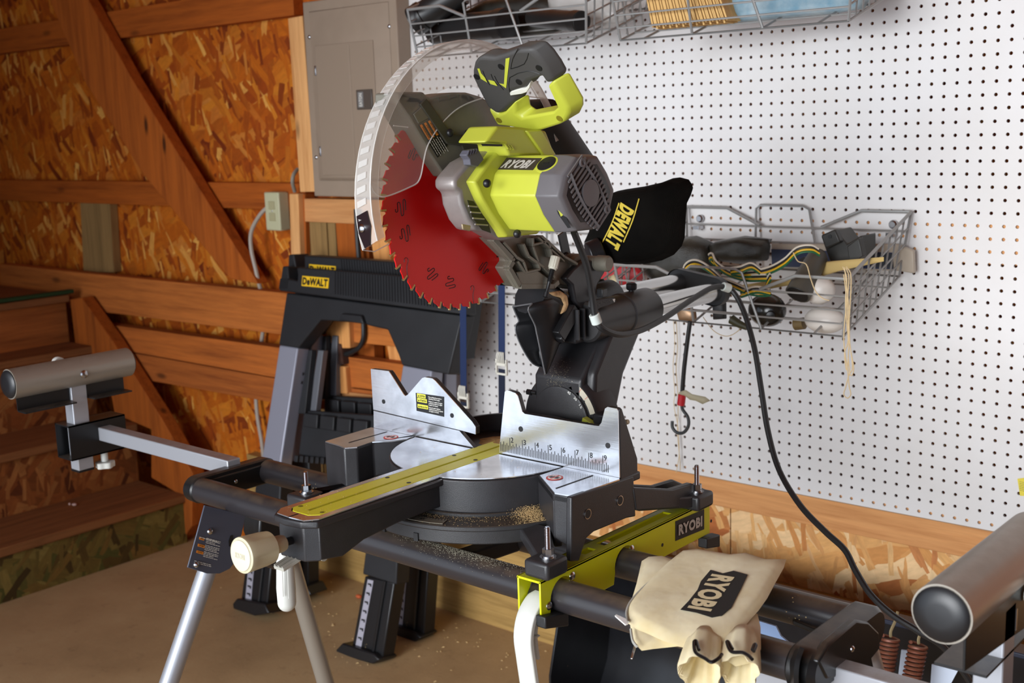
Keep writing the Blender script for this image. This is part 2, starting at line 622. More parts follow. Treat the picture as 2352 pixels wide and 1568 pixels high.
# diagonal brace, boards, studs
def board(name, label, cat, poly, Yf, th, m, bev=.002, group=None):
    o = part(name, MB().prism(Us(poly, Y=Yf), (0, th, 0)), m, None, bevel=bev)
    return tag(o, label, cat, group)
BR = wood('brace_pine', (176, 92, 30), (130, 60, 16), 'Z', .9, .9)
o = MB().prism(Us([(96, -40), (180, -40), (300, 178), (452, 425), (592, 652), (556, 652), (420, 480), (330, 405), (200, 190)][:5] + [(528, 640), (330, 402), (196, 190)], Y=-.045), (0, .045, 0))
tag(part('diagonal_brace', o, BR, None, bevel=.003), 'long brown diagonal wooden brace leaning across the left wall', 'brace')
board('wide_shelf_board', 'wide brown plank above the pair of lower planks, left of the sawhorses', 'plank', [(0, 606), (213, 629), (1000, 707), (1000, 806), (660, 770), (240, 717), (0, 690)], -.05, .045, wood('plank_a', (192, 112, 50), (140, 72, 28), 'X', .6))
GP = 'narrow planks under the wide plank'
board('lower_plank', 'upper plank of the narrow pair under the wide plank', 'plank', [(180, 736), (267, 748), (1000, 847), (1000, 914), (620, 865), (180, 786)], -.05, .045, wood('plank_b', (190, 106, 44), (136, 70, 28), 'X', .7), group=GP)
board('lower_plank', 'lower plank of the narrow pair under the wide plank', 'plank', [(180, 788), (620, 867), (1000, 917), (1000, 976), (620, 923), (180, 845)], -.05, .045, wood('plank_c', (176, 98, 42), (128, 64, 26), 'X', .7), group=GP)
board('panel_stud', 'pale knotty pine stud along the left side of the grey panel', 'stud', [(661, 42), (694, 36), (724, 440), (689, 441)], -.035, .04, PALEZ)
board('panel_stud', 'short pale stud just right of the ivory outlet box', 'stud', [(664, 445), (684, 445), (690, 600), (669, 600)], -.03, .035, PALEZ)
board('cross_block', 'orange horizontal wooden block directly beneath the grey panel', 'block', [(698, 456), (945, 460), (945, 520), (700, 509)], -.012, .05, WOODO)
board('dark_stud', 'dark narrow stud strip between the outlet and the wooden block', 'stud', [(684, 445), (700, 446), (704, 600), (690, 600)], -.01, .04, WOODDZ)
post = thing('laminated_post', 'treated greenish post of four plies rising behind the sawhorses', 'post', (-1.3, .02, 0))
for k, (a, b_) in enumerate(((686, 708), (709, 731), (732, 750), (751, 768))):
    p, q = U(a, 560, Y=.0), U(b_, 560, Y=.0)
    part('ply', MB().box(p.x, q.x, .002 + .004 * (k % 2), .044, .3, 1.15), TREATZ, post, bevel=.002)
board('dark_stud', 'dark brown stud behind the sawhorses, right of the plied post', 'stud', [(770, 508), (843, 512), (864, 900), (800, 900)], -.004, .04, WOODDZ)
board('scrap_post', 'orange stud with torn bark piece seen through the sawhorse opening', 'stud', [(846, 512), (885, 515), (940, 900), (905, 900)], -.01, .04, WOODZ)
sc = part('log_offcut', MB().prism(Us([(745, 735), (800, 738), (803, 800), (752, 800)], Y=-.07), (0, .06, 0)), WOODZ, None, bevel=.004)
tag(sc, 'short split wood piece above the dark bark, behind the sawhorses', 'offcut')
sc = part('log_offcut', MB().prism(Us([(738, 836), (792, 842), (797, 905), (735, 900)], Y=-.07), (0, .06, 0)), WOODZ, None, bevel=.004)
tag(sc, 'split wood piece below the dark bark, behind the sawhorses', 'offcut')
sc = part('bark_offcut', MB().prism(Us([(740, 786), (782, 790), (788, 838), (745, 834)], Y=-.075), (0, .05, 0)), mat('bark', (70, 42, 30), .9, grain=.4, gs=600, bmp=.8), None, bevel=.004)
tag(sc, 'dark brown bark covered piece between two wood offcuts', 'offcut')
board('sill_plank', 'orange plank lying level low behind the sawhorse opening', 'plank', [(725, 892), (1010, 925), (1010, 952), (725, 918)], -.06, .05, WOODO)
# black cable behind the sawhorse, white cables
tag(part('black_cable', MB().tube([U(818, 480, Y=-.03), U(822, 560, Y=-.03), U(835, 740, Y=-.06), U(830, 790, Y=-.06), U(805, 810, Y=-.06), U(780, 815, Y=-.06)], .0075, 8, 6), RUB, None), 'black cable drooping behind the sawhorses in front of the studs', 'cable')

# ------------------------------------------------------------------ electrical panel
def panel():
    t = thing('electrical_panel', 'grey metal breaker panel with closed door beside the pegboard', 'electrical panel', (-1.1, 0, 1.5))
    PG = mat('panel_grey_paint', (152, 134, 116), .5, grain=.04, bmp=.03)
    x0, x1, z0, z1 = -1.294, -.905, 1.228, 1.79
    f = .045
    a = [(x0, -.05, z0), (x1, -.05, z0), (x1, -.05, z1), (x0, -.05, z1)]
    mb = MB().prism(a, (0, .05, 0))
    i1 = [(x0 + f * .6, -.0505, z0 + f), (x1 - f * .6, -.0505, z0 + f), (x1 - f * .6, -.0505, z1 - f * .6), (x0 + f * .6, -.0505, z1 - f * .6)]
    i2 = [(x0 + .055, -.064, z0 + f * 1.25), (x1 - .075, -.064, z0 + f * 1.25), (x1 - .075, -.064, z1 - .12), (x0 + .055, -.064, z1 - .12)]
    mb.loft([[V(p) for p in i1], [V(p) for p in i2]])
    part('cover', mb, PG, t, bevel=.003)
    dx0, dx1, dz0, dz1 = x0 + .062, x1 - .082, z0 + .063, z1 - .128
    d = part('door', MB().box(dx0, dx1, -.0665, -.064, dz0, dz1), mat('panel_door_paint', (148, 130, 112), .45), t, bevel=.0015)
    part('door_rib', MB().box((dx0 + dx1) / 2 + .02, (dx0 + dx1) / 2 + .026, -.0678, -.0665, dz0 + .01, dz1 - .006), PG, d, bevel=.0012)
    lt = part('latch', MB().box(dx1 - .075, dx1 - .01, -.071, -.0665, 1.475, 1.53), mat('latch_brown', (84, 74, 66), .4), d, bevel=.002)
    q = V((dx1 - .066, -.0712, 1.482))
    part('name_plate', MB().box(dx1 - .068, dx1 - .045, -.0714, -.071, 1.481, 1.524), mat('plate_grey', (120, 118, 116), .4), lt)
    text('EATON', q + V((.017, -.0006, .002)), (0, 0, 1), (-1, 0, 0), .036, .013, INKW, lt, bold=.03)
    for z in (dz0 + .07, dz1 - .07):
        part('hinge', MB().box(dx0 - .004, dx0 + .002, -.07, -.063, z - .014, z + .014), ZINC, t, bevel=.001)
    for x, z in ((x0 + .02, z0 + .115), (x0 + .022, z1 - .1), (x1 - .03, z1 - .095), (x1 - .03, z0 + .1)):
        bolt('screw', (x, -.05, z), (0, -1, 0), .006, .004, ZINC, t)
panel()

def outlet():
    t = thing('outlet_box', 'ivory surface mounted outlet box left of the panel studs', 'outlet', (-1.52, 0, 1.17))
    m = mat('ivory_box', (196, 194, 158), .45)
    part('box', MB().box(-1.556, -1.484, -.035, .006, 1.116, 1.236), m, t, bevel=.004)
    part('socket', MB().box(-1.535, -1.505, -.0375, -.035, 1.182, 1.208), mat('ivory_socket', (176, 170, 132), .45), t, bevel=.006, seg=3)
    part('socket', MB().box(-1.535, -1.505, -.0375, -.035, 1.146, 1.172), mat('ivory_socket', (176, 170, 132), .45), t, bevel=.006, seg=3)
    bolt('screw', (-1.52, -.035, 1.177), (0, -1, 0), .003, .002, ZINC, t)
outlet()
CW = mat('white_cable_sheath', (178, 168, 154), .5)
c = part('white_cable', MB().tube([U(626, 468, Y=-.02), U(600, 490, Y=-.03), U(578, 530, Y=-.03), U(577, 570, Y=-.03), U(588, 620, Y=-.03), U(598, 662, Y=-.02), U(610, 690, Y=.02), U(600, 790, Y=.02), U(590, 830, Y=.02), U(588, 905, Y=.02), U(592, 960, Y=.01), U(602, 1020, Y=.0), U(610, 1100, Y=0)], .0068, 8, 5), CW, None)
tag(c, 'white cable dropping from the ivory outlet box behind the planks', 'cable')
c = part('white_cable', MB().tube([U(684, 388, Y=-.01), U(675, 400, Y=-.03), U(672, 418, Y=-.035), U(677, 440, Y=-.02)], .006, 8, 6), mat('grey_cable_sheath', (140, 136, 124), .5), None)
tag(c, 'short grey cable loop above the ivory outlet box', 'cable')

# ------------------------------------------------------------------ stairs
def stairs():
    t = thing('staircase', 'wooden stairs climbing left along the back wall with dusty treads', 'stairs', (-2.4, -.5, 0))
    y0, y1 = -1.5, -.106
    TR = wood('dusty_tread', (140, 92, 54), (104, 66, 36), 'Y', .5)
    # tread: nosing x, back x, z
    for i, (xn, xb, z, m) in enumerate(((-2.02, -2.33, .18, TR), (-2.29, -2.58, .40, TR), (-2.55, -2.9, .66, TR), (-2.68, -4.4, .845, TR))):
        part('tread', MB().box(xb, xn, y0, y1, z - .03, z), m, t, bevel=.004)
    part('riser', MB().box(-2.05, -2.035, y0, y1, 0, .15), OSBG, t, label='mossy dark strand board riser at the floor')
    part('riser', MB().box(-2.33, -2.315, y0, y1, .18, .37), OSBY, t)
    part('riser', MB().box(-2.58, -2.565, y0, y1, .40, .63), OSBY, t)
    part('riser', MB().box(-2.74, -2.715, y0, y1, .66, .815), WOODY, t, label='solid pine riser')
    st = Us([(186, 684), (212, 680), (285, 782), (400, 962), (467, 1080), (465, 1200), (440, 1236), (425, 1190), (440, 1130), (372, 1090), (372, 980), (288, 945), (272, 856), (200, 808)], Y=-.065)
    part('stringer', MB().prism([p + V((0, -.045, 0)) for p in st], (0, .05, 0)), WOODDZ, t, bevel=.003)
    part('platform_edge', MB().box(-2.70, -2.672, y0, -.09, .847, .862), mat('green_trim', (26, 62, 30), .7), t, bevel=.003, label='dark green painted strip')
stairs()
board('wall_bracket_board', 'thin dark plank edge on the wall above the stair platform', 'plank', [(0, 640), (190, 655), (190, 672), (0, 690)], -.03, .02, WOODD)

# ------------------------------------------------------------------ sawhorses
def sawhorse():
    t = thing('sawhorse', 'front black folding sawhorse with yellow badge leaning before the wall', 'sawhorse', (-1.0, -.35, 0), 'black folding sawhorses leaning on the wall')
    p0 = V((-1, -.365, 0))
    n = V((0, -1, .20)).normalized()
    up = V((0, .20, 1)).normalized()
    X = V((1, 0, 0))
    P = lambda *q: [UP(x, y, p0, n) for x, y in q]
    def pr(pts, th, off=0.):
        return MB().prism([p + n * off for p in P(*pts)], n * -th)
    SL = mat('sawhorse_silver', (150, 152, 166), .4, metal=.25)
    SD = mat('sawhorse_black', (29, 30, 33), .55, grain=.15, gs=300, bmp=.08)
    # top beam with moulded ribs
    beam = [(656, 612), (668, 611), (670, 642), (690, 645), (692, 614), (1062, 645), (1066, 722), (648, 668)]
    part('top_beam', pr(beam, .06, .012), SD, t, bevel=.004)
    a, b = P((778, 622), (1056, 650))
    c, d = P((778, 676), (1060, 712))
    for k in range(44):
        f = k / 43
        q0 = a.lerp(b, f)
        q1 = c.lerp(d, f)
        part('rib', MB().tube([q0 + n * .013, q1 + n * .013], .0022, 5), SD, t)
    for k in range(5):
        q0, q1 = P((653 + k * 4, 640), (650 + k * 4, 664))
        part('rib', MB().tube([q0 + n * .013, q1 + n * .013], .002, 5), SD, t)
    ll, lr, ul = P((701, 657), (762, 663), (703, 634))
    off = n * .0128
    pl = MB().prism([ll + off, lr + off, lr + (ul - ll) + off, ul + off], n * .001)
    bd = part('badge', pl, DEY, t, label='yellow badge')
    o_ = off + n * .0012
    quadtext('DeWALT', (ll + o_, lr + o_, ul + o_), TRACE, bd, mx=.03, my=.12, bold=.045)
    # black yoke
    yoke = [(658, 672), (1062, 724), (1030, 860), (990, 852), (923, 839), (915, 815), (890, 757), (842, 746), (838, 738), (790, 730), (784, 738), (736, 734), (684, 799), (640, 792)]
    part('yoke', pr(yoke, .05), SD, t, bevel=.004)
    part('carry_grip', pr([(786, 736), (792, 719), (836, 724), (842, 744)], .03, .012), SD, t, bevel=.004)
    # legs
    part('leg', pr([(640, 792), (682, 799), (644, 1052), (636, 1130), (585, 1130), (600, 1049)], .045, -.003), SL, t, bevel=.004)
    part('leg', pr([(923, 838), (990, 851), (972, 1052), (930, 1130), (880, 1130)], .045, -.003), SL, t, bevel=.004)
    SLD = mat('sawhorse_inner_grey', (104, 106, 112), .45, metal=.2)
    inner = part('inner_leg', pr([(694, 802), (706, 803), (688, 950), (670, 950)], .02, -.06), SLD, t, bevel=.002)
    inner = part('inner_leg', pr([(684, 802), (692, 802), (676, 950), (660, 950)], .02, -.04), SD, t, bevel=.002)
    for (x, y) in ((694, 858), (691, 878), (678, 856), (674, 876)):
        c0 = UP(x, y, p0 - n * .037, n)
        bolt('rivet_hole', c0, n, .006, .002, TRACE, t, dome=False)
    # lower tray shelf
    tray = pr([(668, 942), (850, 955), (960, 975), (960, 1085), (870, 1085), (655, 1045)], .02, -.05)
    tr = part('tray', tray, SD, t, bevel=.003)
    for k in range(4):
        x = 676 + k * 38
        part('tray_lug', pr([(x, 948 + k * 5), (x + 32, 952 + k * 5), (x + 30, 985 + k * 5), (x - 2, 980 + k * 5)], .03, -.035), SD, tr, bevel=.003)
    for k in range(9):
        x = 655 + k * 12
        part('tray_rib', pr([(x, 1046 + k), (x + 7, 1047 + k), (x + 6, 1062 + k), (x - 1, 1061 + k)], .02, -.035), SD, tr, bevel=.001)
    # lower black legs with measuring strip
    STRIP = mat('measure_strip', (166, 164, 176), .4)
    for sl, lo, ft, st in (
        ([(592, 1090), (648, 1090), (640, 1245), (575, 1235)], [(572, 1240), (628, 1250), (612, 1402), (552, 1385)], [(546, 1384), (556, 1372), (620, 1384), (630, 1406), (596, 1412), (548, 1396)], ((582, 1250), (570, 1388))),
        ([(864, 1080), (925, 1090), (912, 1342), (835, 1318)], [(838, 1322), (906, 1338), (878, 1514), (806, 1496)], [(783, 1490), (798, 1474), (870, 1498), (884, 1512), (868, 1522), (786, 1500)], ((852, 1330), (822, 1494)))):
        g = part('leg_sleeve', pr(sl, .05, .004), SD, t, bevel=.004)
        g = part('extension_leg', pr(lo, .045, 0), PLB, t, bevel=.004)
        (xa, ya), (xb, yb) = st
        w = 6.5
        part('measure_strip', pr([(xa - w, ya), (xa + w, ya + 3), (xb + w, yb + 2), (xb - w, yb - 2)], .001, .0015), STRIP, g)
        for k in range(8):
            f = (k + .5) / 8
            x, y = xa + (xb - xa) * f, ya + (yb - ya) * f
            part('notch_mark', pr([(x - 4, y - 2), (x + 4, y), (x + 4, y + 7), (x + 1, y + 6), (x + 1, y + 3), (x - 4, y + 2)], .001, .0022), TRACE, g)
        q = P(*lo)
        part('leg_rib', MB().tube([q[0].lerp(q[1], .72) + n * .004, q[3].lerp(q[2], .72) + n * .004], .004, 6), PLB, g)
        part('foot', pr(ft, .07, .02), PLB, t, bevel=.004)
    return t
h1 = sawhorse()
h2 = copy_tree(h1)
h2.location = (-1.015, -.175, 0)
h2.rotation_euler = (math.radians(7.5), 0, 0)
h2.scale = (1.0, 1.0, 1.015)
h2['label'] = 'rear black folding sawhorse, mostly hidden behind the front one'

# ================================================================== MITER SAW STAND
XC = .2796
TOP = .917          # saw table height
BT = .82            # bracket top
RY1, RY2, RZ, RR = -1.19, -1.042, .785, .0225

def stand():
    t = thing('saw_stand', 'black two rail folding stand with silver legs carrying the saw', 'stand', (.28, -1.11, 0))
    x0, x1 = -.315, .905
    part('rail', MB().cyl((x0, RY1, RZ), (x1, RY1, RZ), RR, n=40), RAIL, t)
    part('rail', MB().cyl((x0, RY2, RZ), (x1 - .01, RY2, RZ), RR, n=40), RAIL, t)
    # left end cap: rounded plate band wrapping both rail ends
    def capring(x, r, e=0):
        pts = []
        for k in range(13):
            a = PI / 2 + PI * k / 12
            pts.append(V((x, RY1 - e + r * math.cos(a), RZ + r * math.sin(a))))
        for k in range(13):
            a = -PI / 2 + PI * k / 12
            pts.append(V((x, RY2 + e + r * math.cos(a), RZ + r * math.sin(a))))
        return pts
    part('end_cap', MB().loft([capring(x0 - .012, RR * .8), capring(x0 - .006, RR * 1.06), capring(x0 + .016, RR * 1.1), capring(x0 + .02, RR * .98)]), BLK, t)
    part('cross_plate', MB().box(x0 + .018, x0 + .024, RY1, RY2, RZ - .022, RZ + .016), BLK, t, bevel=.002)
    bolt('rivet', (x0 + .025, -1.12, RZ), (1, 0, 0), .004, .003, ZINC, t)
    part('cross_brace', MB().obox((.33, (RY1 + RY2) / 2, RZ - .004), (.012, -.02, 0), (.01, (RY2 - RY1) / 2, 0), (0, 0, .012)), RAIL, t, bevel=.003)
    # right end cap
    part('end_cap', MB().loft([capring(x1 - .018, RR * 1.05), capring(x1 - .014, RR * 1.18, .002), capring(x1 + .012, RR * 1.18, .002), capring(x1 + .02, RR * .95)]), BLK, t)
    part('end_plate', MB().prism(Us([(1968, 1424), (1996, 1428), (2020, 1452), (2022, 1490), (2004, 1512), (2010, 1540), (1900, 1560), (1880, 1520), (1905, 1478)], X=x1 + .022), (-.012, 0, 0)), BLK, t, bevel=.003)
    bolt('screw', (x1 + .022, -1.12, RZ + .003), (1, 0, 0), .004, .003, ZINC, t)
    cl = [(x1 + .0, RY1 - .022, RZ + .03), (x1 + .0, RY1 - .034, RZ + .015), (x1 + .0, RY1 - .034, RZ - .02), (x1, RY1 - .045, RZ - .03)]
    part('clip', MB().tube(cl, (.018, .004), 4, 4), BLK, t)
    # front left leg hinge plate with warning label
    hp = [(466, 1160), (612, 1188), (560, 1316), (545, 1302), (512, 1322), (478, 1318), (432, 1304)]
    hp = [(470, 1160), (565, 1182), (542, 1288), (528, 1306), (505, 1317), (476, 1317), (431, 1303), (455, 1216)]
    XH = -.203
    pl = part('leg_bracket', MB().prism(Us(hp, X=XH), (-.003, 0, 0)), mat('bracket_dark_paint', (74, 78, 92), .4), t, bevel=.001)
    bolt('rivet', U(482, 1220, X=XH), (1, 0, 0), .0062, .005, ZINC, pl)
    bolt('rivet', U(450, 1296, X=XH), (1, 0, 0), .0058, .006, ZINC, pl)
    part('slot', MB().prism(Us([(529, 1230), (534, 1228), (536, 1240), (531, 1256), (526, 1254), (525, 1242)], X=XH + .0006), (.0006, 0, 0)), TRACE, pl)
    lab = Us([(458, 1226), (536, 1248), (500, 1304), (446, 1290)], X=XH + .0005)
    yd = (lab[0] - lab[3]).normalized()
    xd = (lab[1] - lab[0]).normalized()
    for k, (wd, py) in enumerate((('WARNING', 1238), ('AVERTISSEMENT', 1254), ('ADVERTENCIA', 1269))):
        q0 = U(457 - k * 3.2, py, X=XH + .0006)
        ww = .011 if k == 0 else .015
        b_ = part('warning_flag', MB().prism([q0, q0 + xd * ww, q0 + xd * ww + yd * .0045, q0 + yd * .0045], (.0002, 0, 0)), ORG, pl)
        text(wd, q0 + xd * .002 + yd * .001 + V((.0004, 0, 0)), xd, yd, ww - .004, .0025, TRACE, b_, bold=.02)
    mb = MB()
    lines(mb, U(458, 1234, X=XH + .0006), xd, yd, .04, 1, .003, .0016, seed=3)
    for k, py in enumerate((1244, 1260, 1275)):
        lines(mb, U(474 - k * 3, py - 8, X=XH + .0006), xd, yd, .032, 4, .0026, .0011, seed=k)
    lines(mb, U(446, 1288, X=XH + .0006), xd, yd, .038, 2, .0026, .0011, seed=9)
    part('small_print', mb, INKW, pl, rigid=False)
    # legs
    f0, f1 = U(492, 1262, X=-.225), U(388, 1568, X=-.225)
    d = (f1 - f0).normalized()
    k = -f0.z / d.z
    part('leg', MB().cyl(f0, f0 + d * k, .0165, n=28), ALU, t)
    r0, r1 = U(652, 1235, X=-.22), U(748, 1568, X=-.22)
    d = (r1 - r0).normalized()
    part('leg', MB().cyl(r0, r0 + d * (-r0.z / d.z), .0165, n=28), ALUD, t)
    part('leg_hub', MB().prism(Us([(600, 1170), (665, 1170), (672, 1310), (640, 1312), (618, 1290), (596, 1230)], X=-.19), (-.05, 0, 0)), BLK, t, bevel=.004)
    part('leg', MB().cyl((.90, -1.215, .76), (.98, -1.50, 0), .0165, n=28), ALU, t)
    part('leg', MB().cyl((.90, -1.03, .76), (.98, -.76, 0), .0165, n=28), ALU, t)
    part('folded_leg_plate', MB().prism(Us([(1740, 1425), (1782, 1438), (1793, 1460), (1812, 1476), (1740, 1455)], Y=-.98), (0, .003, 0)), mat('folded_plate_blue', (120, 142, 178), .4), t)
    part('folded_leg_plate', MB().prism([(.80, -1.15, .758), (.88, -1.15, .758), (.88, -1.15, .70), (.80, -1.15, .70)], (0, .003, 0)), ALU, t)
    part('brace_bar', MB().obox((.87, -1.06, .772), (.05, -.005, -.004), (0, .012, 0), (0, 0, .004)), BLK, t, bevel=.002)
    return t
stand()

def extension(sx, label):
    """roller work support on a sliding arm; sx = -1 left, 1 right"""
    if sx < 0:
        xr, zr, ya, xa0, xa1 = -.775, .945, -1.105, -.312, -.775
        yr0, yr1 = -1.295, -1.03
    else:
        xr, zr, ya, xa0, xa1 = 1.098, .935, -1.148, .915, 1.095
        yr0, yr1 = -1.292, -1.02
    t = thing('work_support', label, 'work support', (xr, -1.15, .8))
    za = .806 if sx < 0 else .7655
    h = .0145
    part('arm', MB().box(min(xa0, xa1), max(xa0, xa1), ya - h, ya + h, za - h, za + h), ALUA, t, bevel=.002)
    part('roller', MB().cyl((xr, yr0, zr), (xr, yr1, zr), .0305, n=48), ALUD, t)
    for y, s in ((yr0, -1), (yr1, 1)):
        mb = MB().lathe((xr, y, zr), (0, s, 0), [(0, .0285), (.002, .0285), (.006, .024), (.0075, .012)], 32)
        part('roller_cap', mb, PLB, t)
    xs = xr + .002
    yp = -1.15
    if sx < 0:
        # thin angle bracket behind and under the roller
        part('stop_plate', MB().box(xr - .006, xr - .003, yr0 + .014, yr1 - .012, zr - .058, zr - .005), BLK, t)
        part('stop_lip', MB().box(xr - .003, xr + .028, yr0 + .014, yp - .02, zr - .060, zr - .057), BLK, t)
        part('stop_lip', MB().box(xr - .003, xr + .028, yp + .02, yr1 - .012, zr - .060, zr - .057), BLK, t)
        part('post', MB().box(xr - .028, xr + .004, yp - .0175, yp + .0175, .735, zr - .01), ALUA, t, bevel=.002)
        bolt('rivet', (xr + .0305, yp, zr - .002), (1, 0, 0), .0085, .005, ZINC, t)
        # open channel bracket
        cx0, cx1, cy0, cy1, cz0, cz1 = xr - .045, xr + .012, -1.185, -1.055, .762, .836
        mb = MB().box(cx1 - .003, cx1, cy0, cy1, cz0, cz1).box(cx0, cx0 + .003, cy0, cy1, cz0, cz1).box(cx0, cx1, cy0, cy1, cz1 - .003, cz1).box(cx0, cx1, cy0, cy1, cz0, cz0 + .003)
        part('channel', mb, BLK, t)
        k1 = part('knob', MB().cyl((xr + .0, ya, .762), (xr + .0, ya, .742), .0075, n=16), WHTP, t)
        star = MB()
        n = 40
        star.loft([[V((xr + math.cos(2 * PI * i / n) * (.019 + .002 * math.cos(10 * PI * i / n)), ya + math.sin(2 * PI * i / n) * (.019 + .002 * math.cos(10 * PI * i / n)), z)) for i in range(n)] for z in (.728, .741)])
        part('knob_wheel', star, WHTP, t, bevel=.002)
        part('knob_wheel', MB().cyl((xr - .05, -1.13, .80), (xr - .062, -1.13, .80), .02, n=12), WHTP, t, bevel=.002)
        part('knob_wheel', MB().cyl((xr - .03, -1.168, .962), (xr - .042, -1.168, .962), .014, n=12), WHTP, t, bevel=.002)
        part('post_cap', MB().box(xr - .028, xr + .004, yp - .0175, yp + .0175, .731, .735), BLK, t)
    else:
        P = lambda *q: Us(q, X=xr + .02)
        part('stop_plate', MB().prism(P((2221, 1402), (2352, 1310), (2460, 1246), (2460, 1360), (2352, 1444), (2217, 1542)), (-.003, 0, 0)), BLK, t, bevel=.001)
        part('stop_shelf', MB().prism([(xr - .035, -1.215, .846), (xr + .02, -1.215, .846), (xr + .02, -1.03, .846), (xr - .035, -1.03, .846)], (0, 0, -.003)), BLK, t)
        part('post', MB().box(xr - .012, xr + .02, -1.165, -1.13, .70, .90), ALUA, t, bevel=.002)
        part('socket_bracket', MB().box(xr - .03, xr + .045, -1.20, -1.10, .735, .785), BLK, t, bevel=.002)
        part('knob', MB().cyl((xr + .022, -1.105, .90), (xr + .034, -1.105, .90), .009, n=16), WHTP, t)
        n = 48
        ring = lambda x, r: [V((x, -1.105 + math.cos(2 * PI * i / n) * (r + .003 * math.cos(12 * PI * i / n)), .90 + math.sin(2 * PI * i / n) * (r + .003 * math.cos(12 * PI * i / n)))) for i in range(n)]
        part('knob_wheel', MB().loft([ring(xr + .034, .014), ring(xr + .040, .021), ring(xr + .056, .021), ring(xr + .060, .015)]), mat('pale_pink_plastic', (226, 206, 190), .45), t)
        part('slot', MB().box(xr + .0202, xr + .0206, -1.13, -1.127, .865, .89), ZINC, t)
extension(-1, 'work support with silver roller on an arm beside the stairs')
extension(1, 'work support with silver roller in the bottom right corner')

def bracket():
    t = thing('mounting_bracket', 'lime green channel bracket holding the saw across the stand rails', 'bracket', (.52, -1.02, BT))
    x0, x1, y0, y1 = .499, .540, -1.238, -.81
    th = .003
    side = [(x1, y0, BT), (x1, y1, BT), (x1, y1, BT - .055), (x1, -.98, BT - .055)]
    def arc(cy, a0, a1, r=.027, n=14):
        return [(x1, cy + r * math.cos(a0 + (a1 - a0) * k / n), RZ + r * math.sin(a0 + (a1 - a0) * k / n)) for k in range(n + 1)]
    side += [(x1, RY2 + .03, BT - .055)] + arc(RY2, -.2, PI + .2)[:] + [(x1, RY2 - .03, BT - .058), (x1, RY1 + .035, BT - .058)] + arc(RY1, 0, PI * 1.05) + [(x1, RY1 - .028, BT - .052), (x1, RY1 - .034, BT - .060), (x1, y0 + .006, BT - .060), (x1, y0, BT - .054)]
    s = part('channel', MB().prism(side, (-th, 0, 0)).prism([(x0 + th, p[1], p[2]) for p in side], (-th, 0, 0)), LIMEP, t, bevel=.0008)
    # top plate with two slots
    tp = MB()
    ys = [y0, -1.10, -1.085, -1.06, -.90, y1]
    tp.box(x0, x1, y0, -1.12, BT - th, BT).box(x0, x0 + .012, -1.12, -1.095, BT - th, BT).box(x1 - .014, x1, -1.12, -1.095, BT - th, BT)
    tp.box(x0, x1, -1.095, -1.075, BT - th, BT).box(x0, x0 + .012, -1.075, -.90, BT - th, BT).box(x1 - .014, x1, -1.075, -.90, BT - th, BT).box(x0, x1, -.90, y1, BT - th, BT)
    part('top_plate', tp, LIMEP, t)
    for (px, py) in ((1314, 1322), (1450, 1260), (1261, 1391)):
        bolt('screw', U(px, py, X=x1), (1, 0, 0), .006, .0035, ZINC, t)
    for (px, py, r) in ((1521, 1251, .0028), (1633, 1196, .0026)):
        bolt('hole', U(px, py, X=x1 - .0002), (1, 0, 0), r, .0005, TRACE, t, dome=False)
    # logo sticker
    c = Us([(1551, 1197), (1617, 1169), (1617, 1215), (1551, 1242)], X=x1 + .0003)
    st = part('sticker', MB().prism(c, (.0004, 0, 0)), TRACE, t, bevel=.0)
    e = V((.0008, 0, 0))
    quadtext('RYOBI', (c[3] + e, c[2] + e, c[0] + e), INKG, st, mx=.09, my=.22, bold=.05)
    for (a, b) in (((1238, 1418), (1292, 1405)), ((1610, 1238), (1641, 1228))):
        q0, q1 = U(*a, X=x1), U(*b, X=x1)
        part('rubber_pad', MB().prism([q0 + V((-.006, 0, .003)), q1 + V((-.006, 0, .003)), q1 + V((-.006, 0, -.018)), q0 + V((-.006, 0, -.014))], (.017, 0, 0)), RUB, t, bevel=.002)
    part('latch_pin', MB().cyl((x0 + .004, y0 + .032, RZ - .002), (x1 - .004, y0 + .032, RZ - .002), .017, n=24), BLK, t)
    # ivory clamp lever hanging from the channel
    xm = (x0 + x1) / 2 - .0
    pth = [(xm, y0 + .03, RZ + .004), (xm, y0 + .012, RZ - .001), (xm, y0 - .006, RZ - .018), (xm, y0 - .014, RZ - .045), (xm, y0 - .010, RZ - .08), (xm, y0 - .004, RZ - .12), (xm, y0 + .006, RZ - .19)]
    lv = part('lever', MB().tube(pth, (.0165, .009), 8, 5, flat=(1, 0, 0)), WHTP, t, bevel=.001)
    part('lever_rib', MB().tube([p[0:1] + (p[1] + .022, p[2] - .004) for p in [pth[1], pth[2], pth[3], pth[4]]], (.006, .003), 4, 4, flat=(1, 0, 0)), WHTP, lv)
    for k in range(3):
        a = V(pth[2 + (k + 1) // 2]) + V((0, .006, -.006 * k))
        part('lever_rib', MB().tube([a, a + V((0, .02, -.012 + .008 * k))], (.012, .0012), 4), WHTP, lv)
    # twin bracket and lever at the left feet
    t2 = thing('mounting_bracket', 'second bracket below the miter arm, mostly hidden, with hanging ivory lever', 'bracket', (.03, -1.02, BT))
    x0, x1 = .010, .051
    part('channel', MB().box(x0, x1, y0 + .02, y1, BT - th, BT).prism([(x1, p[1], p[2]) for p in side], (-th, 0, 0)).prism([(x0 + th, p[1], p[2]) for p in side], (-th, 0, 0)), LIMEP, t2)
    L = MB().tube([U(652, 1258, Y=-1.27), U(655, 1300, Y=-1.28), U(657, 1350, Y=-1.28), U(659, 1383, Y=-1.28)], [.0125, .014, .0155, .0148], 20)
    c = U(659, 1383, Y=-1.28)
    L.sph(c, .0148, 20, 10)
    part('lever', L, WHTP, t2)
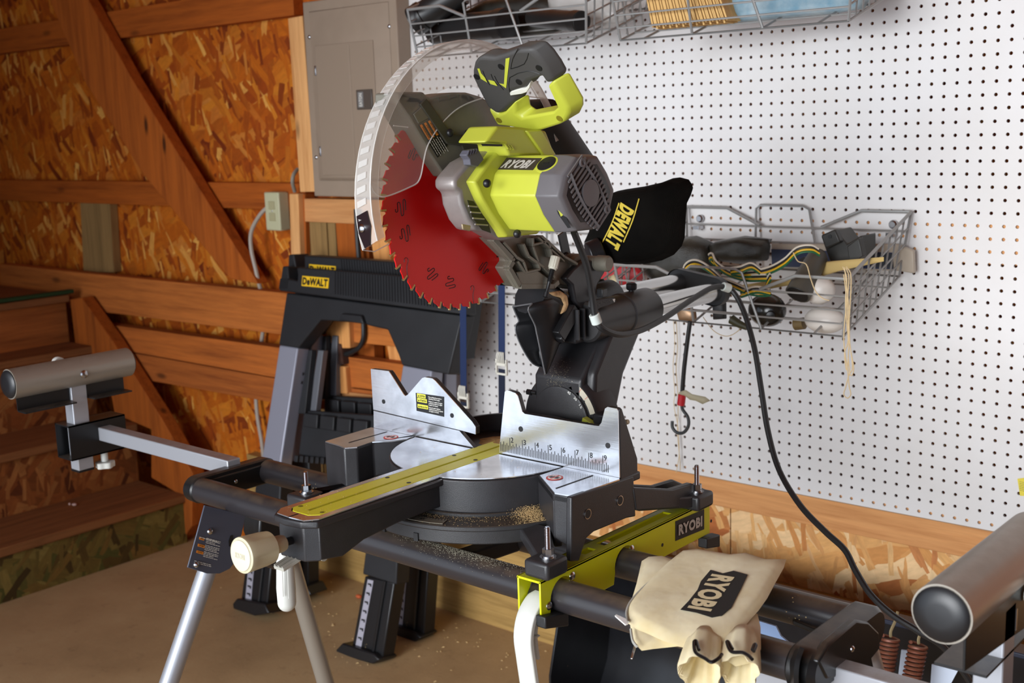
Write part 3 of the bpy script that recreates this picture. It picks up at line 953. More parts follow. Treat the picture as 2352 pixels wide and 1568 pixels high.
    for dx in (-.007, .007):
        part('lever_groove', MB().tube([U(654, 1300, Y=-1.2955) + V((dx, 0, 0)), U(657, 1372, Y=-1.2955) + V((dx, 0, 0))], .0008, 5), WHTP, t2)
bracket()

# ================================================================== MITER SAW
def saw():
    t = thing('miter_saw', 'lime and grey sliding miter saw with red blade raised', 'miter saw', (XC, -1.05, BT))
    # ---- base: wings, feet, scale ring
    yF = -1.0504
    wr = [(1292, 1072), (1235, 1090), (1270, 1133), (1315, 1141), (1456, 1092), (1424, 1078), (1300, 1060)]
    wr3 = Us(wr, Z=TOP - .002)
    wr3 = [V((.436, yF, TOP - .002)), wr3[1], wr3[2], wr3[3], V((.539, yF - .0, TOP - .002)), V((.539, -1.0, TOP - .002)), V((.40, -1.0, TOP - .002))]
    body = MB().prism(wr3, (0, 0, -.012))
    # side wall with arch, front wall and leg
    sp = Us([(1313, 1142), (1456, 1092), (1461, 1186), (1440, 1190), (1365, 1221), (1348, 1236), (1341, 1255), (1331, 1288), (1312, 1290)], X=.5395)
    body.prism(sp, (-.010, 0, 0))
    fl = [wr3[1], wr3[2], wr3[3]]
    z1 = BT + .012
    for a, b in ((fl[0], fl[1]), (fl[1], fl[2])):
        nn = (b - a).cross(V((0, 0, 1))).normalized()
        body.prism([a, b, V((b.x, b.y, z1 + .004)), V((a.x, a.y, z1 + .018))], -nn * .012)
    body.prism([wr3[0], wr3[1], V((wr3[1].x, wr3[1].y, z1 + .018)), V((wr3[0].x, wr3[0].y, z1 + .03))], (.01, .004, 0))
    wing = part('base_wing', body, CASTP, t, bevel=.0025, seg=3)
    for px, py in ((1350, 1180), (1424, 1149)):
        c = U(px, py, X=.5398)
        bolt('hole_ring', c, (1, 0, 0), .0075, .0008, ZINC, wing, dome=False)
        bolt('hole', c + V((.0006, -.0005, .0003)), (1, 0, 0), .0062, .0006, TRACE, wing, dome=False)
    # left wing (mirror)
    lw = [V((2 * XC - p.x, p.y, p.z)) for p in wr3]
    lwp = Us([(745, 1014), (776, 1024), (790, 1030), (820, 1028), (856, 1016), (902, 1014), (935, 1010), (958, 998)], Z=TOP - .002)
    lwp = lwp + [V((.11, -1.0, TOP - .002)), V((.012, -1.0, TOP - .002))]
    lb = MB().prism(lwp, (0, 0, -.075))
    part('base_wing', lb, CASTP, t, bevel=.0025, seg=3)
    # metal table inserts
    ins = [V((p.x, p.y, TOP)) for p in Us([(1291, 1074), (1240, 1091), (1274, 1131), (1313, 1138), (1423, 1100), (1424, 1099)], Z=TOP)]
    ins[-1] = V((.5365, yF, TOP))
    ins.append(V((.4365, yF, TOP)))
    tb = part('wing_table', MB().prism(ins, (0, 0, -.002)), STEEL, t)
    insl = Us([(747, 1013), (778, 1022), (792, 1028), (820, 1026), (855, 1014), (900, 1012), (934, 1008), (956, 998)], Z=TOP)
    insl = insl + [V((.12, yF, TOP)), V((.014, yF, TOP))]
    tbl = part('wing_table', MB().prism(insl, (0, 0, -.002)), STEEL, t)
    def nohand(c, par):
        z = TOP + .0004
        def ell(r, n=28, dz=0):
            return [V((c.x + r * math.cos(2 * PI * i / n), c.y + r * math.sin(2 * PI * i / n), z + dz)) for i in range(n)]
        a = part('warning_disc', MB().prism(ell(.0125), (0, 0, .0003)), REDW, par, label='round red no hands sign')
        part('disc_field', MB().prism(ell(.0098, dz=.0003), (0, 0, .0003)), PAPER, a)
        part('hand_mark', MB().prism([V((c.x + dx, c.y + dy, z + .0006)) for dx, dy in ((-.008, -.004), (-.003, -.005), (-.002, .001), (-.003, .006), (-.0055, .0), (-.0065, .004), (-.008, 0))], (0, 0, .0002)), TRACE, a)
        part('hand_mark', MB().prism([V((c.x - dx, c.y + dy, z + .0006)) for dx, dy in ((-.008, -.004), (-.003, -.005), (-.002, .001), (-.003, .006), (-.0055, .0), (-.0065, .004), (-.008, 0))], (0, 0, .0002)), TRACE, a)
        part('bar', MB().obox((c.x, c.y, z + .0008), (.0008, .0095, 0), (.0012, -.0001, 0), (0, 0, .0001)), REDW, a)
    nohand(U(1274, 1097, Z=TOP), tb)
    nohand(U(898, 1004, Z=TOP), tbl)
    def slot(a, b, w, par):
        a, b = U(*a, Z=TOP + .0004), U(*b, Z=TOP + .0004)
        part('index_line', MB().tube([a, b], (w, .0003), 4, flat=(0, 0, 1) if False else None), TRACE, par)
        return
    for (a, b, w, par) in (((1277, 1121), (1362, 1091), .0012, tb), ((801, 1016), (889, 991), .0009, tbl)):
        p0, p1 = U(*a, Z=TOP + .0003), U(*b, Z=TOP + .0003)
        s_ = (p1 - p0).cross(V((0, 0, 1))).normalized() * w
        part('index_line', MB().prism([p0 - s_, p1 - s_, p1 + s_, p0 + s_], (0, 0, .0003)), TRACE, par)
    # lower base deck + scale ring + arms to feet
    n = 48
    cT = V((XC, -1.045, 0))
    def arcpts(r, a0, a1, z, k=40, c=cT):
        return [V((c.x + r * math.cos(a0 + (a1 - a0) * i / k), c.y + r * math.sin(a0 + (a1 - a0) * i / k), z)) for i in range(k + 1)]
    ring = arcpts(.203, PI * 1.04, PI * 1.80, BT + .043)
    deck = MB().prism(arcpts(.203, PI * .98, PI * 1.97, BT + .040), (0, 0, -.008))
    deck.prism(arcpts(.199, PI * .98, PI * 1.97, BT + .034) , (0, 0, -.022))
    deck.prism(arcpts(.16, 0, 2 * PI, BT + .045), (0, 0, -.03))
    dk = part('base_deck', deck, CAST, t, bevel=.002)
    for a in (1.28, 1.36, 1.44, 1.55):
        c = cT + V((.1995 * math.cos(PI * a), .1995 * math.sin(PI * a), BT + .017))
        part('detent_notch', MB().obox(c, V((-math.sin(PI * a), math.cos(PI * a), 0)) * .004, V((math.cos(PI * a), math.sin(PI * a), 0)) * .0015, (0, 0, .006)), TRACE, dk)
    # scale plate
    sc = MB()
    i0, i1 = 1.33, 1.62
    A = arcpts(.197, PI * i0, PI * i1, BT + .0405, 20)
    B = arcpts(.178, PI * i0, PI * i1, BT + .0405, 20)
    sc.prism(A + B[::-1], (0, 0, .0006))
    sp_ = part('miter_scale', sc, mat('dull_scale_metal', (150, 142, 126), .45, metal=.5), t)
    tk = MB()
    for k in range(34):
        a = PI * (i0 + .006 + (i1 - i0 - .012) * k / 33)
        r0_, r1_ = .1835, .1775 if k % 5 else .1755
        p = cT + V((math.cos(a) * .1835, math.sin(a) * .1835, BT + .0414))
        q = cT + V((math.cos(a) * (.179 if k % 5 else .1784), math.sin(a) * (.179 if k % 5 else .1784), BT + .0414))
        s_ = (q - p).cross(V((0, 0, 1))).normalized() * .0004
        tk.add([p - s_, q - s_, q + s_, p + s_], [(0, 1, 2, 3)])
    part('scale_marks', tk, TRACE, sp_, rigid=False)
    a = PI * 1.55
    text('45', cT + V((math.cos(a) * .192, math.sin(a) * .192, BT + .0412)), (-math.sin(a), math.cos(a), 0), (-math.cos(a), -math.sin(a), 0), .009, .006, TRACE, sp_)
    # feet and bolts
    feet = {}
    fz = BT + .026
    for nm, (fx, fy) in {'fr': (.534, -1.213), 'fl': (.031, -1.213), 'rr': (.543, -.853), 'rl': (.040, -.853)}.items():
        mb = MB()
        s = 1 if fx > XC else -1
        mb.box(fx - .024, fx + .024 - (.006 if s > 0 else 0), fy - .024, fy + .022, BT + .0015, fz)
        f_ = part('foot', mb, CASTP, t, bevel=.005, seg=3)
        web = MB()
        yi = -1.14 if fy < -1 else -.97
        web.prism([V((fx - .018, fy, fz - .004)), V((fx + .016, fy, fz - .004)), V((XC + s * (.20 if fy < -1 else .235), yi, BT + .038)), V((XC + s * (.13 if fy < -1 else .17), yi, BT + .038))], (0, 0, -.018))
        part('foot_arm', web, CASTP, t, bevel=.003)
        c = V((fx, fy, fz))
        b = bolt('washer', c, (0, 0, 1), .0115, .0015, ZINC, f_, dome=False)
        bolt('washer', c + V((0, 0, .0015)), (0, 0, 1), .0085, .0015, ZINC, f_, dome=False)
        bolt('nut', c + V((0, 0, .003)), (0, 0, 1), .0078, .0095, ZINC, f_, hexa=True)
        th = MB()
        hh = .042 if nm != 'fl' else .034
        prof = []
        z = .010
        while z < hh:
            prof += [(z, .0040), (z + .0006, .0035)]
            z += .0012
        th.lathe(c, (0, 0, 1), prof + [(hh + .001, .003)], 14)
        part('stud', th, ZINC, f_)
    # rear right tapered arm carrying the foot (slotted)
    ra = Us([(1455, 1120), (1545, 1124), (1590, 1110), (1632, 1128), (1632, 1150), (1600, 1160), (1570, 1165), (1462, 1172)], X=.541)
    part('rear_arm', MB().prism(ra, (-.012, 0, 0)).prism([p + V((-.034, 0, 0)) for p in ra], (-.008, 0, 0)), CASTP, t, bevel=.002)
    # ---- turntable
    rT = .157
    cy = -1.045
    tt = MB().prism(arcpts(rT, PI, 2 * PI, TOP - .0025), (0, 0, -.050))
    tt.prism([V((XC - rT, cy, TOP - .0025)), V((XC + rT, cy, TOP - .0025)), V((XC + rT * .8, cy + .1, TOP - .0025)), V((XC - rT * .8, cy + .1, TOP - .0025))], (0, 0, -.05))
    hw, yt = .0435, -1.448
    armp = [V((XC - hw, -1.17, TOP - .0025)), V((XC - hw, yt + .018, TOP - .0025)), V((XC - hw + .012, yt + .003, TOP - .0025)), V((XC - .006, yt, TOP - .0025)), V((XC + hw - .02, yt + .004, TOP - .0025)), V((XC + hw - .002, yt + .018, TOP - .0025)), V((XC + hw + .002, -1.17, TOP - .0025))]
    tt.prism(armp, (0, 0, -.010))
    arm2 = [V((XC + (p.x - XC) * .90, p.y + (.008 if p.y < -1.3 else 0), TOP - .008)) for p in armp]
    low = [V((p.x, max(p.y, -1.447), 0)) for p in arm2]
    sidep = [V((XC + .0385, -1.17, TOP - .01)), V((XC + .0385, yt + .022, TOP - .01)), V((XC + .0385, yt + .022, TOP - .058)), V((XC + .0385, yt + .06, TOP - .064)), V((XC + .0385, yt + .10, TOP - .052)), V((XC + .0385, -1.28, TOP - .046)), V((XC + .0385, -1.17, TOP - .046))]
    tt.prism(sidep, (-.077, 0, 0))
    nose = [V((XC - .0385, yt + .024, TOP - .01)), V((XC - .026, yt + .006, TOP - .01)), V((XC + .022, yt + .008, TOP - .01)), V((XC + .0385, yt + .024, TOP - .01))]
    tt.prism(nose, (0, 0, -.050))
    part('turntable', tt, CASTP, t, bevel=.0022, seg=3)
    # polished top: two half discs + arm border
    kw = .029
    def topplate(s):
        p = [V((XC + s * kw, yF - .004, TOP))]
        a0 = math.acos((hw - .004) / rT)
        pts = []
        for i in range(25):
            a = -.02 - (a0 - .02) * i / 24 if s > 0 else PI + .02 + (a0 - .02) * i / 24
            pts.append(V((XC + (rT - .003) * math.cos(a), cy + (rT - .003) * math.sin(a), TOP)))
        pts = [q for q in pts if q.y < yF - .004]
        arm = [V((XC + s * (hw - .004), -1.20, TOP)), V((XC + s * (hw - .004), yt + .022, TOP)), V((XC + s * (hw - .016), yt + .006, TOP)), V((XC, yt + .004, TOP)), V((XC, yt + .022, TOP)), V((XC + s * kw * .6, yt + .022, TOP)), V((XC + s * kw, yt + .032, TOP))]
        return MB().prism(p + [V((XC + s * rT * .985, yF - .004, TOP))] + pts + arm, (0, 0, -.0015))
    for s in (1, -1):
        part('table_plate', topplate(s), STEEL, t)
    # kerf plate in two rails with a groove
    for s in (1, -1):
        k = [V((XC + s * .0025, yt + .038, TOP + .0003)), V((XC + s * .0025, -.98, TOP + .0003)), V((XC + s * (kw - .001), -.98, TOP + .0003)), V((XC + s * (kw - .001), yt + .034, TOP + .0003)), V((XC + s * (kw * .55), yt + .023, TOP + .0003)), V((XC + s * .0, yt + .023, TOP + .0003)), V((XC, yt + .038, TOP + .0003))]
        kp = part('kerf_plate', MB().prism(k, (0, 0, -.004)), KERF, t, bevel=.0006)
        for y in (yt + .042, yt + .205, -1.10):
            bolt('screw_hole', (XC + s * (kw - .0065), y, TOP + .0003), (0, 0, 1), .0034, .0003, TRACE if y > yt + .1 else mat('deep_lime', (120, 112, 14), .6), kp, dome=False)
    part('kerf_groove', MB().box(XC - .0026, XC + .0026, yt + .038, -.98, TOP - .007, TOP - .0045), KERF, t)
    part('index_notch', MB().box(XC - .0015, XC + .0004, yt + .0035, yt + .02, TOP + .0001, TOP + .0004), TRACE, t)
    # miter lock knob
    k0, k1 = U(655, 1245, X=XC - .002), U(540, 1280, X=XC - .002)
    ax = (k1 - k0).normalized()
    part('knob_shaft', MB().cyl(k0 - ax * .012, k0 + ax * .012, .0055, n=16), PLB, t)
    kb = part('lock_knob', MB().lathe(k0 + ax * .003, ax, [(0, .0105), (.003, .0115), (.022, .0125), (.0245, .013)], 32), WHT, t)
    big = k0 + ax * .026
    n_ = 64
    a = ax.orthogonal().normalized()
    b = ax.cross(a)
    def flut(tt_, r, d):
        out = []
        for i in range(n_):
            th_ = 2 * PI * i / n_
            m_ = (i % 16) / 16
            rr = r - (d if .18 < m_ < .55 else 0)
            out.append(big + ax * tt_ + (a * math.cos(th_) + b * math.sin(th_)) * rr)
        return out
    part('knob_grip', MB().loft([flut(-.006, .012, 0), flut(.001, .0215, 0), flut(.012, .0228, .0016), flut(.034, .0236, .0016), flut(.042, .0242, 0), flut(.0445, .0238, 0), flut(.0455, .0215, 0)]), WHT, kb)
    ce = big + ax * .0457
    part('knob_face', MB().lathe(ce, ax, [(0, .0208), (.0012, .0202), (.0016, .019)], 40), mat('ivory_face', (212, 205, 180), .4), kb)
    rx = V((1, 0, 0))
    rx = (rx - ax * rx.dot(ax)).normalized()
    ry = ax.cross(rx) * -1
    if ry.z < 0:
        ry = -ry
    text('RYOBI', ce + ax * .0017 - rx * .010 - ry * .004, rx, ry, .020, .0075, mat('embossed_ivory', (186, 180, 156), .5), kb, bold=.03, up=.0002)
    # detent lever under the arm
    lv = [U(640, 1306, X=XC - .004), U(668, 1288, X=XC - .004), U(700, 1268, X=XC), U(730, 1262, X=XC + .01)]
    part('detent_lever', MB().tube(lv, (.0145, .0035), 4, 5, flat=(1, 0, 0)), mat('grey_ivory_plastic', (186, 184, 172), .4), t, bevel=.0008)
    for dx in (-.008, 0, .008):
        part('lever_rib', MB().tube([p + V((dx, 0, .0035)) for p in lv[:3]], (.0011, .002), 4, 4), mat('grey_ivory_plastic', (186, 184, 172), .4), t)
    part('lever_eye', MB().cyl(U(741, 1277, X=XC + .018), U(741, 1277, X=XC + .018) + V((.004, 0, 0)), .0062, n=20).tube([lv[3], U(741, 1277, X=XC + .018)], .004, 6), mat('grey_ivory_plastic', (186, 184, 172), .4), t)
    # ---- fences
    fr = Us([(1160, 899), (1166, 896), (1184, 902), (1189, 908), (1199, 944), (1206, 950), (1366, 977), (1376, 978), (1382, 970), (1390, 938), (1396, 934), (1416, 938), (1420, 944), (1424, 1098)], Y=yF)
    fr = [V((p.x, yF, p.z)) for p in fr]
    fr[-1] = V((.5375, yF, TOP + .0003))
    fr.append(V((.3068, yF, TOP + .0003)))
    f1 = part('fence_face', MB().prism([p + V((0, -.0006, 0)) for p in fr], (0, .0014, 0)), STEEL, t)
    part('fence', MB().prism([p + V((0, .0008, 0)) for p in fr], (0, .009, 0)), CASTP, f1, bevel=.001)
    e = V((.5378, yF, 0))
    part('fence_gusset', MB().prism([V((.5378, yF + .002, 1.018)), V((.5378, yF + .008, 1.018)), V((.5378, yF + .045, .935)), V((.5378, yF + .045, TOP - .01)), V((.5378, yF + .002, TOP - .01))], (-.010, 0, 0)), CASTP, f1, bevel=.0015)
    for px, py in ((1196, 985), (1396, 1023)):
        bolt('fence_hole', U(px, py, Y=yF - .0008), (0, -1, 0), .0042, .0004, TRACE, f1, dome=False)
    mk = MB()
    xi = .3304
    for k in range(-6, 75):
        x = xi + k * .0254 / 8 * 1.0 - .0
        if k < -6 or x > .5195:
            break
        whole = k % 8 == 0
        half = k % 4 == 0
        hh = .024 if whole else (.0165 if half else (.0145 if k % 2 == 0 else .0115))
        zb = .9215
        mk.add([V((x - .00045, yF - .0009, zb)), V((x + .00045, yF - .0009, zb)), V((x + .00045, yF - .0009, zb + hh)), V((x - .00045, yF - .0009, zb + hh))], [(0, 1, 2, 3)])
    part('ruler_marks', mk, TRACE, f1, rigid=False)
    for k in range(8):
        x = xi + k * .0254
        text(str(k + 2), (x + .0022, yF - .001, .9385), (1, 0, 0), (0, 0, 1), .0048, .0082, TRACE, f1, name='numeral', bold=.0, up=.0001)
    # left sliding fence + lower fence
    fl = Us([(852, 847), (893, 852), (897, 857), (928, 906), (932, 909), (937, 906), (970, 868), (976, 866), (994, 869), (1000, 874), (1085, 968), (1093, 980), (1093, 997), (1060, 988), (858, 940)], Y=yF)
    f2 = part('sliding_fence_face', MB().prism([p + V((0, -.0006, 0)) for p in fl], (0, .0014, 0)), STEEL, t)
    part('sliding_fence', MB().prism([p + V((0, .0008, 0)) for p in fl], (0, .009, 0)), CASTP, f2, bevel=.001)
    for px, py in ((881, 922), (1038, 954)):
        bolt('fence_hole', U(px, py, Y=yF - .0008), (0, -1, 0), .0038, .0004, TRACE, f2, dome=False)
    lf = Us([(858, 943), (1055, 989), (1090, 1026)], Y=yF)
    lf = lf + [V((.2535, yF, TOP + .0003)), V((.0205, yF, TOP + .0003))]
    part('lower_fence', MB().prism([lf[0], lf[1], V((.2535, yF, TOP + .0003)), V((.0205, yF, TOP + .0003))], (0, .008, 0)), STEEL, t)
    part('fence_slot', MB().prism([p + V((0, -.0004, 0)) for p in Us([(858, 938.5), (1062, 986.5), (1062, 989.5), (858, 942)], Y=yF)], (0, .003, 0)), TRACE, t)
    lb_ = Us([(955, 902), (1020, 911), (1020, 957), (957, 943)], Y=yF - .0008)
    lbp = part('caution_label', MB().prism(lb_, (0, -.0003, 0)), TRACE, f2)
    xd = lb_[1] - lb_[0]
    yd = lb_[0] - lb_[3]
    L0 = V((lb_[3].x, yF - .0012, lb_[3].z))
    Hh, Ww = (lb_[0].z - lb_[3].z), (lb_[1].x - lb_[0].x)
    for k, (wd, q) in enumerate((('CAUTION', .80), ('ATTENTION', .55), ('PRECAUCIÓN', .21))):
        z0_ = L0.z + Hh * q
        wq = Ww * (.30, .34, .37)[k]
        yb = part('caution_flag', MB().box(L0.x + Ww * .05, L0.x + Ww * .05 + wq, yF - .0013, yF - .0011, z0_ - .0005, z0_ + .0058), YELW, lbp)
        part('warning_triangle', MB().prism([V((L0.x + Ww * .07, yF - .0014, z0_ + .0006)), V((L0.x + Ww * .07 + .0036, yF - .0014, z0_ + .0006)), V((L0.x + Ww * .07 + .0018, yF - .0014, z0_ + .0042))], (0, -.0001, 0)), TRACE, yb)
        text(wd, (L0.x + Ww * .07 + .0045, yF - .0014, z0_ + .0008), (1, 0, 0), (0, 0, 1), wq - .007, .0034, TRACE, yb, bold=.03)
    for k, (ln, q) in enumerate((('Move sliding fence before', .88), ('adjusting bevel angle.', .78), ('Déplacer le guide d\'onglet', .64), ('coulissant avant de régler', .54), ('l\'angle de biseau.', .44), ('Mueva la guía ingletes', .30), ('deslizante antes de ajustar', .20), ('el ángulo de bisel.', .10))):
        text(ln, (L0.x + Ww * .46, yF - .0013, L0.z + Hh * q - .001), (1, 0, 0), (0, 0, 1), Ww * .50 * (len(ln) / 27), .0030, INKW, lbp, bold=.03, seg=1)
    # ---- rear well with sawdust, bevel disc, column
    wl = MB()
    wc = V((XC, -1.0, 0))
    wl.loft([[wc + V((r_ * math.cos(PI * i / 30 - .08), r_ * math.sin(PI * i / 30 - .08) + .0, z_)) for i in range(32)] for r_, z_ in ((.112, BT + .03), (.112, TOP + .024), (.106, TOP + .024), (.106, BT + .03))], cap=False, closed=False)
    part('rear_well', wl, CASTP, t)
    part('well_floor', MB().prism([wc + V((.108 * math.cos(PI * i / 30), .108 * math.sin(PI * i / 30), TOP - .012)) for i in range(31)] + [V((XC - .11, -1.042, TOP - .012)), V((XC + .11, -1.042, TOP - .012))], (0, 0, -.005)), CAST, t)
    YD = -.86
    def disc(y, r, cz=.93, n=40, sc=1.):
        return [V((XC + math.cos(2 * PI * i / n) * r * sc, y, cz + math.sin(2 * PI * i / n) * r)) for i in range(n)]
    dm = MB().loft([disc(YD, .062, .925), disc(YD - .004, .060, .925), disc(YD - .005, .056, .925)])
    dm.loft([disc(YD + .055, .082, .925), disc(YD + .006, .082, .925), disc(YD, .078, .925), disc(YD + .0, .05, .925)])
    dm.box(XC - .06, XC + .06, YD, YD + .06, BT + .03, .93)
    part('bevel_hub', dm, CASTP, t)
    # printed bevel scale on the hub rim
    def sect(r0_, r1_, a0, a1, y, k=14):
        return [V((XC + r1_ * math.cos(a0 + (a1 - a0) * i / k), y, .925 + r1_ * math.sin(a0 + (a1 - a0) * i / k))) for i in range(k + 1)] + [V((XC + r0_ * math.cos(a1 + (a0 - a1) * i / k), y, .925 + r0_ * math.sin(a1 + (a0 - a1) * i / k))) for i in range(k + 1)]
    bs = part('bevel_scale', MB().prism(sect(.066, .077, 1.22, .30, YD - .0012), (0, -.0004, 0)), mat('scale_cream', (216, 208, 186), .5), t)
    for k, (wd, a) in enumerate((('45', 1.12), ('30', .86), ('15', .6))):
        c = V((XC + .0585 * math.cos(a), YD - .0062, .925 + .0585 * math.sin(a)))
        text(wd, c - V((.004 * math.sin(a), 0, -.004 * math.cos(a))) + V((-.002, 0, -.002)), (math.sin(a), 0, -math.cos(a)), (math.cos(a), 0, math.sin(a)), .007, .0045, PAPER, bs, bold=.02)
        part('angle_mark', MB().prism([V((XC + r * math.cos(a + d), YD - .0018, .925 + r * math.sin(a + d))) for r, d in ((.063, 0), (.068, .07), (.063, .14))], (0, -.0002, 0)), TRACE, bs)
    part('angle_mark', MB().prism(sect(.069, .077, .93, .922, YD - .0018, 1), (0, -.0002, 0)), REDW, bs)
    part('angle_mark', MB().prism(sect(.069, .077, .70, .692, YD - .0018, 1), (0, -.0002, 0)), REDW, bs)
    cp = U(1352, 972, Y=YD - .012)
    part('bevel_pointer', MB().obox(cp, (.010, 0, -.004), (.002, 0, .006), (0, .006, 0)), LIME, t, bevel=.001)
    bolt('pointer_screw', cp + V((.002, -.007, 0)), (0, -1, 0), .004, .003, PLB, t)
    part('bevel_block', MB().obox(cp + V((.022, .02, .004)), (.014, 0, 0), (0, .02, 0), (0, 0, .014)), CASTP, t, bevel=.003)
    part('bevel_lever', MB().obox(U(1385, 960, Y=-.80), (.012, 0, .004), (0, .01, 0), (-.003, 0, .012)), WHT, t, bevel=.002)
    part('bevel_lever', MB().tube([U(1390, 965, Y=-.80), U(1415, 975, Y=-.80), U(1443, 968, Y=-.80)], [.010, .008, .004], 10), WHT, t)
    bolt('stop_bolt', U(1232, 902, Y=YD), (-1, 0, 0), .0035, .014, PLB, t, dome=False)
    bolt('stop_bolt_head', U(1222, 901, Y=YD), (-1, 0, 0), .0055, .010, PLB, t, hexa=True)
    # column rising from the bevel hub to the slide housing
    cf = lambda y, q: [U(a, b, Y=y) for a, b in q]
    prof = [(-.862, .93), (-.862, 1.0), (-.83, 1.035), (-.775, 1.09), (-.72, 1.12), (-.70, 1.075), (-.715, 1.05), (-.765, .995), (-.79, .945), (-.80, .88), (-.86, .88)]
    xl, xr = XC - .055, XC + .047
    def ringx(x, k=1., dz=0):
        return [V((x, y, z + dz)) for y, z in prof]
    col = MB().prism([V((xl, y, z)) for y, z in prof], (xr - xl, 0, 0))
    part('bevel_column', col, CASTP, t, bevel=.006, seg=3)
    part('column_shoulder', MB().prism([V((XC + .03, -.85, .96)), V((XC + .03, -.845, 1.01)), V((XC + .03, -.785, 1.085)), V((XC + .03, -.715, 1.115)), V((XC + .03, -.70, 1.07)), V((XC + .03, -.76, .995)), V((XC + .03, -.785, .93))], (.032, 0, 0)), CASTP, t, bevel=.008, seg=3)
    # slide housings and rails
    ra0, ra1 = V((XC + .040, -.84, 1.094)), V((XC + .040, -.655, 1.094))
    lb0, lb1 = V((XC - .040, -.84, 1.106)), V((XC - .040, -.655, 1.106))
    part('slide_housing', MB().lathe(ra0, (0, 1, 0), [(0, .030), (.004, .034), (.10, .034), (.102, .036), (.18, .036), (.185, .033)], 40), CAST, t)
    part('slide_housing', MB().lathe(lb0, (0, 1, 0), [(0, .030), (.004, .034), (.18, .034), (.185, .031)], 40), CAST, t)
    part('slide_rail', MB().cyl(ra1, (ra1.x, -.43, 1.094), .0185, n=32), CHROME, t)
    part('slide_rail', MB().cyl(lb1, (lb1.x, -.43, 1.106), .0185, n=32), CHROME, t)
    ec = MB()
    def ecr(y, r):
        pts = []
        for k in range(13):
            a = -PI / 2 + PI * k / 12
            pts.append(V((ra1.x + r * math.cos(a), y, 1.094 + r * math.sin(a))))
        for k in range(13):
            a = PI / 2 + PI * k / 12
            pts.append(V((lb1.x + r * math.cos(a), y, 1.106 + r * math.sin(a))))
        return pts
    ec.loft([ecr(-.432, .0265), ecr(-.436, .028), ecr(-.418, .028), ecr(-.412, .024)])
    part('rail_end_cap', ec, PLBM, t)
    kb = part('lock_knob', MB().cyl(ra0 + V((0, .135, .030)), ra0 + V((0, .135, .044)), .005, n=12), PLB, t)
    part('knob_grip', MB().lathe(ra0 + V((0, .135, .038)), (0, 0, 1), [(0, .008), (.002, .0095), (.010, .0095), (.012, .007)], 7), PLB, kb)
    # crown stop lever with lettering
    cl = Us([(1360, 690), (1398, 684), (1412, 683), (1416, 693), (1398, 702), (1378, 708), (1368, 716), (1358, 706)], X=XC + .076)
    cb = part('crown_lever', MB().prism(cl, (-.008, 0, 0)), PLBM, t, bevel=.0015)
    q = Us([(1367, 702), (1404, 695), (1367, 694)], X=XC + .0762)
    text('E•CROWN', q[0], q[1] - q[0], q[2] - q[0], (q[1] - q[0]).length, .0055, mat('raised_grey', (70, 68, 66), .5), cb, bold=.01, up=.0003)
    q = Us([(1407, 687), (1413, 686), (1411, 694)], X=XC + .0764)
    part('arrow_mark', MB().prism(q, (.0003, 0, 0)), PAPER, cb)
    part('depth_stop', MB().obox(U(1383, 672, X=XC + .05), (.006, 0, 0), (0, .007, 0), (0, 0, .007)), PLB, t, bevel=.001)
    # ---- pivot yoke
    yk = Us([(1300, 640), (1318, 618), (1345, 596), (1392, 603), (1390, 625), (1372, 655), (1362, 720), (1365, 780), (1338, 775), (1342, 720), (1322, 690), (1316, 655)], X=XC + .038)
    part('pivot_yoke', MB().prism(yk, (-.014, 0, 0)), CASTP, t, bevel=.003)
    yk2 = Us([(1212, 664), (1232, 664), (1236, 700), (1246, 770), (1215, 790), (1212, 700)], X=XC - .045)
    part('pivot_yoke', MB().prism(Us([(1330, 660), (1390, 640), (1400, 790), (1270, 790), (1330, 740)], X=XC - .03), (-.012, 0, 0)), CASTP, t, bevel=.003)
    part('pivot_yoke', MB().box(XC - .045, XC + .036, -.86, -.80, 1.06, 1.095), CASTP, t, bevel=.004)
    pc = U(1372, 604, X=XC + .04)
    part('pivot_shaft', MB().lathe(V((XC - .06, pc.y, pc.z)), (1, 0, 0), [(0, .012), (.10, .012), (.102, .0135), (.122, .0135), (.125, .011)], 28), SILVD, t)
    part('pivot_boss', MB().lathe(V((XC - .035, pc.y - .03, pc.z - .012)), (1, 0, 0), [(0, .030), (.056, .030), (.06, .026)], 32), SILVD, t)
    for k in range(5):
        part('yoke_rib', MB().box(XC + .040, XC + .050, -.87 + .016 * k, -.867 + .016 * k, 1.07, 1.12), CASTP, t)
    # dust chute: open black scoop
    outer = [(1176, 716), (1222, 696), (1290, 674), (1306, 690), (1296, 730), (1278, 770), (1262, 822), (1246, 858), (1222, 848), (1202, 820), (1186, 786), (1182, 762), (1190, 750), (1183, 733)]
    P_ = lambda q, X: Us(q, X=X)
    xo, xw = XC + .032, .058
    front = P_([(1176, 716), (1183, 733), (1190, 750), (1182, 762), (1186, 786), (1202, 820), (1222, 848), (1246, 858)], XC + .0)
    # left rim and right rim curves form a bent trough
    left = [V((XC - .022, p.y + .028, p.z + .003)) for p in front]
    right = [U(a, b, X=XC + .030) for a, b in ((1222, 697), (1213, 712), (1228, 745), (1232, 762), (1238, 790), (1243, 815), (1248, 840), (1252, 858))]
    back = [U(a, b, X=XC + .004) for a, b in ((1290, 674), (1300, 690), (1305, 720), (1300, 745), (1292, 770), (1280, 800), (1268, 830), (1256, 858))]
    midl = [V((XC - .022, (l.y + b_.y) / 2 + .01, (l.z + b_.z) / 2)) for l, b_ in zip(left, back)]
    br = [U(a, b, X=XC + .03) for a, b in ((1300, 676), (1305, 692), (1305, 722), (1300, 745), (1290, 770), (1278, 800), (1266, 830), (1254, 858))]
    grid = [catmull(g_, 3) for g_ in (left, midl, back, br, right)]
    ch = MB()
